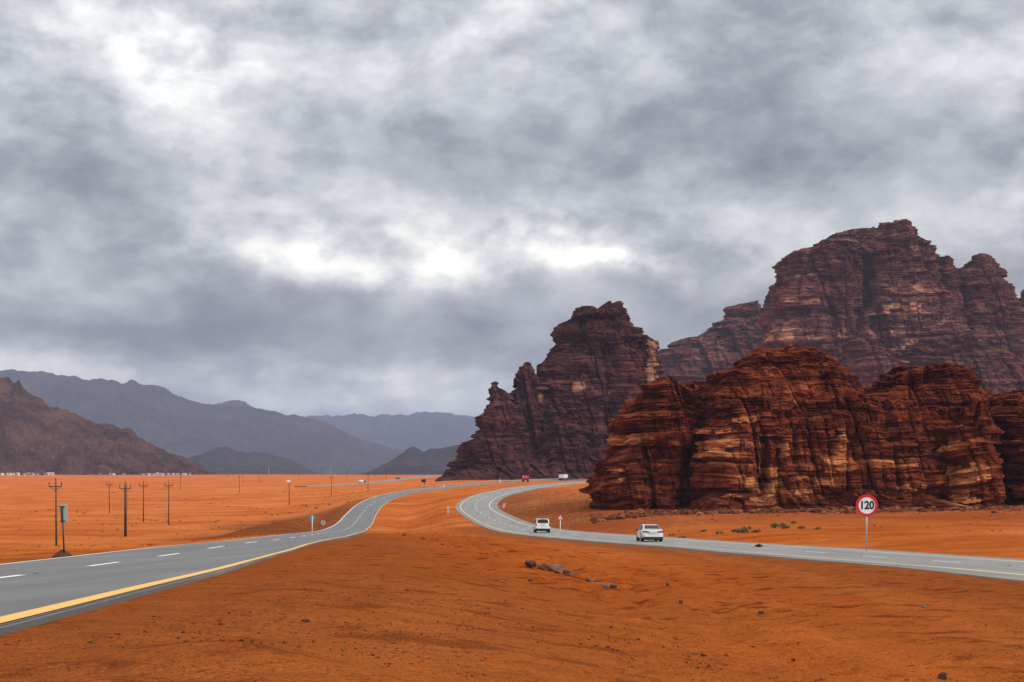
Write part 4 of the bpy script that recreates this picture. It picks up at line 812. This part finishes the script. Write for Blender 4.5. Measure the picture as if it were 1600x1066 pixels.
t3 = make_truck(WHITE, DKMETAL, 7.0, 1.9, 'white truck on the distant road across the orange plain'); t3.location = put(566, 1088); t3.location.z += .5; t3.rotation_euler = (0, 0, rad(-75)); t3.scale = (.75,) * 3
fc = make_car(dict(name='distant_car', L=4.5, W=1.8, clear=.18, wheel=.33, axles=(-.29, .3), mirror=(.12, 1.0), dark_mirror=True, brake=(-.3, 1.35), recess=CARW,
    body=[(-.5, .88, .36, .86), (-.46, .97, .22, 1.0), (0, 1.0, .18, .98), (.40, .98, .19, .9), (.5, .80, .30, .65)], cabin=[(-.42, .88, .8, .98, 1.1), (-.34, .9, .72, .96, 1.42), (.06, .92, .7, .94, 1.44), (.22, .9, .8, .92, 1.02)],
    glass=dict(rear_window=[(-.7, -.42, 1.1), (.7, -.42, 1.1), (.6, -.36, 1.36), (-.6, -.36, 1.36)]), lamps=[(.74, -.495, .8, .3, .15)], plate=(0, -.512, .7), bumper=(-.497, .2, .42)))
for o in fc.children:
    if o.name.startswith(('body', 'cabin')): o.data.materials.clear(); o.data.materials.append(DKMETAL)
fc.location = put(622, 1215); fc.location.z += .6; fc.rotation_euler = (0, 0, rad(-50)); tag(fc, 'small dark car on the distant road across the orange plain', 'car')

# ------------------------------------------------------------------ village at the foot of the brown hill
rv = random.Random(12)
def make_house(w, dp, h, mat):
    r = empty('village_house'); MB().box((0, 0, h / 2 - .4), (w, dp, h + .8)).build('wall', mat, r)
    MB().box((0, 0, h + .1), (w + .25, dp + .25, .28)).build('roof', mat, r)
    MB().box((-w * .28, -dp / 2 - .02, 1.05), (.95, .08, 2.1)).build('door', PANE, r)
    for x in (.05, .30): MB().box((w * x, -dp / 2 - .02, h * .58), (1.0, .08, 1.0)).build('window', PANE, r)
    return r
HS = [(3, 4), (14, 7), (20, 5), (28, 4), (38, 4), (45, 5), (52, 4), (59, 3), (70, 4), (75.5, 3), (81, 6), (156, 4), (171, 5), (177, 3), (186, 4), (193, 5), (222, 6), (232, 4), (240, 5), (246, 4), (253, 6), (262, 4), (271, 5), (278, 4), (288, 6), (297, 3)]
for k, (u, wp) in enumerate(HS):
    d = 1870 + rv.uniform(-40, 40); h_ = rv.choice((2.6, 3.0, 3.3, 4.2)) * (1.6 if u == 75.5 else 1)
    o = make_house(wp * d / F * .95, 5.0, h_ * .85, HOUSE if rv.random() < .75 else HOUSE2); o.location = put(u, d); o.rotation_euler = (0, 0, rad(rv.uniform(-25, 25)))
    if u == 75.5: tag(o, 'narrow tower-like white village house, taller than its neighbours', 'house')
    else: tag(o, 'small flat roofed village house at the foot of the brown hill', 'house', 'village houses below the brown hill')

# ------------------------------------------------------------------ trees and shrubs
def leaf_mat(name, a, b):
    m = new_mat(name); p = position(); n = noise(p, 2.5, 4, .6); return finish(m, mix(n.step(.35, .65), a, b), .8, spec=.2)
LEAF = leaf_mat('dark_acacia_leaves', (.035, .045, .018), (.075, .085, .035)); SCRUB = leaf_mat('dry_olive_scrub', (.10, .085, .028), (.21, .155, .055)); DARKS = leaf_mat('dark_dry_scrub', (.07, .04, .02), (.13, .075, .03))
STRAW = leaf_mat('straw_grass', (.30, .18, .05), (.42, .24, .075))
def leaf_cloud(n, rx, ry, rz, cz, leaf, seed, lumps=7):
    r = np.random.default_rng(seed); c = r.normal(0, 1, (lumps, 3)); c /= np.linalg.norm(c, axis=1)[:, None]; c *= r.uniform(.25, .75, (lumps, 1)); c[:, 2] = abs(c[:, 2]) * .9 - .15
    k = r.integers(0, lumps, n); q = r.normal(0, 1, (n, 3)); q /= np.linalg.norm(q, axis=1)[:, None]; P = c[k] + q * (r.random((n, 1)) ** .5) * r.uniform(.28, .5, (lumps, 1))[k]
    P = P * np.array([rx, ry, rz]) + np.array([0, 0, cz]); a = r.normal(0, 1, (n, 3)); a /= np.linalg.norm(a, axis=1)[:, None]; b = np.cross(a, r.normal(0, 1, (n, 3))); b /= np.linalg.norm(b, axis=1)[:, None]
    s = leaf * r.uniform(.6, 1.3, (n, 1)); V = np.stack([P - a * s - b * s * .5, P + a * s - b * s * .5, P + a * s + b * s * .5, P - a * s + b * s * .5], 1).reshape(-1, 3)
    return mesh_np('leaves', V, np.arange(4 * n).reshape(-1, 4))
def make_tree(rx, rz, trunk, seed, n=420, leaf=.22):
    r = empty('acacia_tree'); rn = random.Random(seed)
    MB().tube((0, 0, -.4), (.1, 0, trunk), .17, .11, 8).build('trunk', WOOD, r, True)
    lb = MB()
    for k in range(5): a = k * 1.26 + rn.random(); lb.tube((.1, 0, trunk * .85), (rx * .6 * math.cos(a), rx * .6 * math.sin(a), trunk + rz * .7), .08, .03, 6)
    lb.build('limbs', WOOD, r); new_obj('crown', leaf_cloud(n, rx, rx, rz, trunk + rz * .55, leaf, seed), LEAF, r); return r
t = make_tree(1.7, 1.5, 1.0, 2); t.location = put(663, 640); tag(t, 'lone round dark tree beside the foot of the stepped crag', 'tree')
TR = [(150, 1), (185, 1.2), (188, .9), (199, 1.5), (204, 1.7), (209, 1.6), (214, 1.3), (219, 1.0), (47, .8), (66, .8), (168, 1), (236, .8), (300, 1)]
tpro = make_tree(3.2, 2.6, 1.0, 9, 260, .6)
for k, (u, s_) in enumerate(TR):
    o = tpro if k == 0 else copy_tree(tpro); o.location = put(u, 1835 + 9 * (k % 4)); o.scale = (s_ * .9, s_ * .9, s_ * .75); o.rotation_euler = (0, 0, k * 1.3)
    tag(o, 'dark green village tree among the small houses below the brown hill', 'tree', 'village trees below the brown hill')
SH = [(1150, 828, 1.0), (1160, 828.5, 1.5), (1168, 827, 1.0), (1182, 829, 1.1), (1210, 826, 1.1), (1218, 827, 1.6), (1228, 828, 1.0), (1252, 828, .9), (1125, 828, .8), (1100, 826, .7), (1065, 829, .9), (1050, 826, .7), (1278, 829, .7), (1240, 824, .8)]
shp = [new_obj('foliage', leaf_cloud(260, .62, .5, .42, .16, .055, 40 + k, 6), SCRUB) for k in range(3)]
for k, (u, v, s_) in enumerate(SH):
    b = shp[k % 3] if k < 3 else shp[k % 3].copy()
    if k >= 3: COL.objects.link(b)
    b.name = 'desert_shrub'; d = 138 + (829 - v) * 4; b.location = put(u, d); b.scale = (s_ * 1.15, s_, s_ * .8); b.rotation_euler = (0, 0, k * 2.1)
    tag(b, 'low olive desert shrub on the sand between the pale road and the outcrop', 'shrub', 'shrubs on the sand before the outcrop')
b = shp[0].copy(); b.data = leaf_cloud(300, .5, .4, .36, .12, .05, 77, 5); b.data.materials.append(DARKS); COL.objects.link(b); b.name = 'desert_shrub'; b.location = put(1186, 96.5); b.scale = (1, 1, .8); b.pop('group'); tag(b, 'dark brown dry shrub at the very edge of the pale road', 'shrub')
def scrub_field(name, n, zones, leaf, per, mat, seed, size):
    """ground cover nobody could count, one object"""
    r = np.random.default_rng(seed); V = []; tot = 0
    for (u0, u1, d0, d1, cnt) in zones:
        u = r.uniform(u0, u1, cnt); d = d0 * (d1 / d0) ** r.random(cnt); x = (u - CX) / F * d; z, ed = ground(x, d); k = ed > 1.2; x, d, z = x[k], d[k], z[k]
        keepn = fbm(x * .03, d * .03, oct=3, seed=seed) > -.1; x, d, z = x[keepn], d[keepn], z[keepn]; sz = size * r.uniform(.5, 1.6, len(x)) * np.clip(d / 200, .5, 2.2)
        c = np.repeat(np.stack([x, d, z], -1), per, 0); s = np.repeat(sz, per)[:, None]; q = r.normal(0, 1, (len(c), 3)); q[:, 2] = abs(q[:, 2]) * .55; P = c + q * s * .5
        a = r.normal(0, 1, (len(c), 3)); a /= np.linalg.norm(a, axis=1)[:, None]; bb = np.cross(a, r.normal(0, 1, (len(c), 3))); bb /= np.linalg.norm(bb, axis=1)[:, None]; l = s * leaf
        V.append(np.stack([P - a * l, P + bb * l * .5, P + a * l, P - bb * l * .5], 1).reshape(-1, 3))
    V = np.concatenate(V); o = new_obj(name, mesh_np(name, V, np.arange(len(V)).reshape(-1, 4)), mat); return o
tag(scrub_field('scrub', 0, [(0, 480, 200, 900, 330), (400, 580, 420, 900, 150), (960, 1650, 120, 240, 130)], .40, 12, DARKS, 61, .17), 'thin dark scrub dotted over the orange plain', 'scrub', kind='stuff')
tag(scrub_field('dry_grass', 0, [(800, 925, 240, 430, 700), (380, 470, 240, 330, 90), (500, 600, 480, 720, 160)], .4, 10, STRAW, 62, .20), 'pale dry grass tufts inside the road bend', 'grass', kind='stuff')

# ------------------------------------------------------------------ stones
STONE = rock_mat('dark_purple_stone', (.050, .032, .030), (.12, .062, .050), (.24, .14, .10), (.30, .17, .11), .12); SLAB = rock_mat('pale_stone_slab', (.10, .055, .042), (.24, .14, .10), (.40, .26, .19), (.45, .30, .2), .12)
def make_stone(name, u, v_, w_px, h_px, mat, seed, flat=.0, tilt=0.0):
    d = 40.0
    for _ in range(12): x = (u - CX) / F * d; d = d * .5 + .5 * max(9, -gz(x, d) * F / (v_ - HZ))
    sx, sz = w_px * d / F / 2, h_px * d / F; r = np.random.default_rng(seed); bm = bmesh.new(); bmesh.ops.create_icosphere(bm, subdivisions=3, radius=1.0)
    co = np.array([q.co[:] for q in bm.verts]); co = np.sign(co) * abs(co) ** .72
    for _ in range(7):
        nrm = r.normal(0, 1, 3); nrm /= np.linalg.norm(nrm); t_ = co @ nrm; lim = r.uniform(.55, .85); co = co - np.where(t_ > lim, t_ - lim, 0)[:, None] * nrm
    co *= (1 + .10 * fbm(co[:, 0] * 2.2 + seed, co[:, 1] * 2.2, co[:, 2] * 2.2, 3, seed))[:, None]
    for q, c_ in zip(bm.verts, co): q.co = c_ * np.array([sx, sx * .75, sz * .62])
    me = bpy.data.meshes.new(name); bm.to_mesh(me); bm.free(); set_attr(me, 'pale', np.zeros(len(me.vertices))); set_attr(me, 'tone', np.full(len(me.vertices), r.uniform(.35, .75)))
    o = new_obj(name, me, mat); o.location = (x, d, gz(x, d) + sz * .48); o.rotation_euler = (rad(r.uniform(-8, 8)), rad(tilt), rad(r.uniform(-30, 30))); return o
tag(make_stone('boulder', 829, 887, 19, 10, STONE, 1), 'dark rounded boulder at the head of the line of stones on the median', 'boulder')
for k, (u, v, w_, h_, t_) in enumerate(((849, 892, 17, 9, -12), (860, 891.5, 9, 6, 5), (870, 891, 21, 8, -6), (871, 898, 24, 8, 6), (886, 901, 14, 8, 10), (894, 904, 15, 8, -14), (903, 903.5, 8, 6, 0))):
    tag(make_stone('stone_slab', u, v, w_, h_, SLAB if k % 3 != 1 else STONE, 20 + k, tilt=t_), 'flat broken stone slab in the tight row behind the dark boulder', 'stone', 'stone slabs in a row on the median')
for k, (u, v, w_, h_, t_) in enumerate(((921, 912, 14, 7, 8), (934, 915, 16, 8, -5), (946, 919.5, 11, 7, 12), (957, 919.5, 13, 6, 0))):
    tag(make_stone('stone_slab', u, v, w_, h_, SLAB if k != 1 else STONE, 40 + k, tilt=t_), 'flat grey stone in the separate short row further along the median', 'stone', 'second short row of flat stones')
for k, (u, v, w_, h_) in enumerate(((829, 911, 8, 5), (1097, 971, 22, 6), (1128, 981, 16, 6), (1064, 943, 8, 5), (1043, 915, 6, 4), (1467, 1064, 20, 9), (1190, 959, 10, 4), (1002, 962, 14, 4), (440, 1062, 6, 5), (478, 1040, 14, 4), (1443, 952, 14, 4))):
    tag(make_stone('loose_stone', u, v, w_, h_, STONE if k % 2 else SLAB, 60 + k), 'single loose stone lying on the open orange median', 'stone', 'loose stones on the median')
# gravel and clods, uncountable
def gravel(name, zones, mat, seed):
    r = np.random.default_rng(seed); bm = bmesh.new(); bmesh.ops.create_icosphere(bm, subdivisions=1, radius=1.0); bv = np.array([q.co[:] for q in bm.verts]); bf = np.array([[q.index for q in f.verts] for f in bm.faces]); bm.free()
    Vs, Fs, n0 = [], [], 0
    for (u0, u1, d0, d1, cnt, s0, s1, th) in zones:
        u = r.uniform(u0, u1, cnt); d = d0 * (d1 / d0) ** r.random(cnt); x = (u - CX) / F * d; z, ed = ground(x, d); k = (ed > .12) & (fbm(x * .35, d * .25, oct=3, seed=seed + 2) > th); x, d, z = x[k], d[k], z[k]; n = len(x)
        s = s0 * (s1 / s0) ** (r.random(n) ** 3); P = bv[None] * (1 + r.uniform(-.3, .3, (n, 12, 1))) * (r.uniform(.7, 1.5, (n, 1, 3)) * np.array([1, 1, .6])) * s[:, None, None] + np.stack([x, d, z + s * .15], -1)[:, None]
        Vs.append(P.reshape(-1, 3)); Fs.append((bf[None] + n0 + (np.arange(n) * 12)[:, None, None]).reshape(-1, 3)); n0 += n * 12
    me = mesh_np(name, np.concatenate(Vs), np.concatenate(Fs)); set_attr(me, 'pale', np.zeros(n0)); set_attr(me, 'tone', np.repeat(r.random(n0 // 12), 12)); return new_obj(name, me, mat)
GRV = rock_mat('gravel_stone', (.085, .032, .016), (.17, .062, .028), (.30, .14, .08), (.3, .2, .1), .05)
CLOD = rock_mat('sandy_clod', (.22, .05, .016), (.36, .085, .024), (.45, .13, .04), (.4, .15, .05), .1)
tag(gravel('gravel', [(-60, 760, 6.5, 60, 7000, .003, .011, -.10), (900, 1660, 9, 60, 4000, .004, .013, .0), (500, 1300, 8, 30, 1800, .003, .011, .05)], GRV, 81), 'fine dark gravel scattered over the stony soil of the median', 'gravel', kind='stuff')
tag(gravel('earth_clods', [(300, 1660, 8, 60, 4500, .004, .022, .05), (620, 760, 60, 330, 700, .03, .16, .0), (0, 560, 90, 330, 900, .04, .18, .1)], CLOD, 91), 'small clods of orange earth strewn over the sand', 'earth', kind='stuff')

# ------------------------------------------------------------------ haze: one closed box of even air
hm = bpy.data.materials.new('haze'); hm.use_nodes = True; hm.node_tree.nodes.clear(); S.tree = hm.node_tree
pv = node('ShaderNodeVolumePrincipled'); pv.inputs['Color'].default_value = (.50, .64, .93, 1); pv.inputs['Density'].default_value = 6.5e-5; pv.inputs['Anisotropy'].default_value = .1
ho = node('ShaderNodeOutputMaterial'); link(pv.outputs[0], ho.inputs['Volume'])
hb = MB().box((0, 7700, 350), (31000, 16000, 820)).build('haze', hm); tag(hb, kind='stuff')
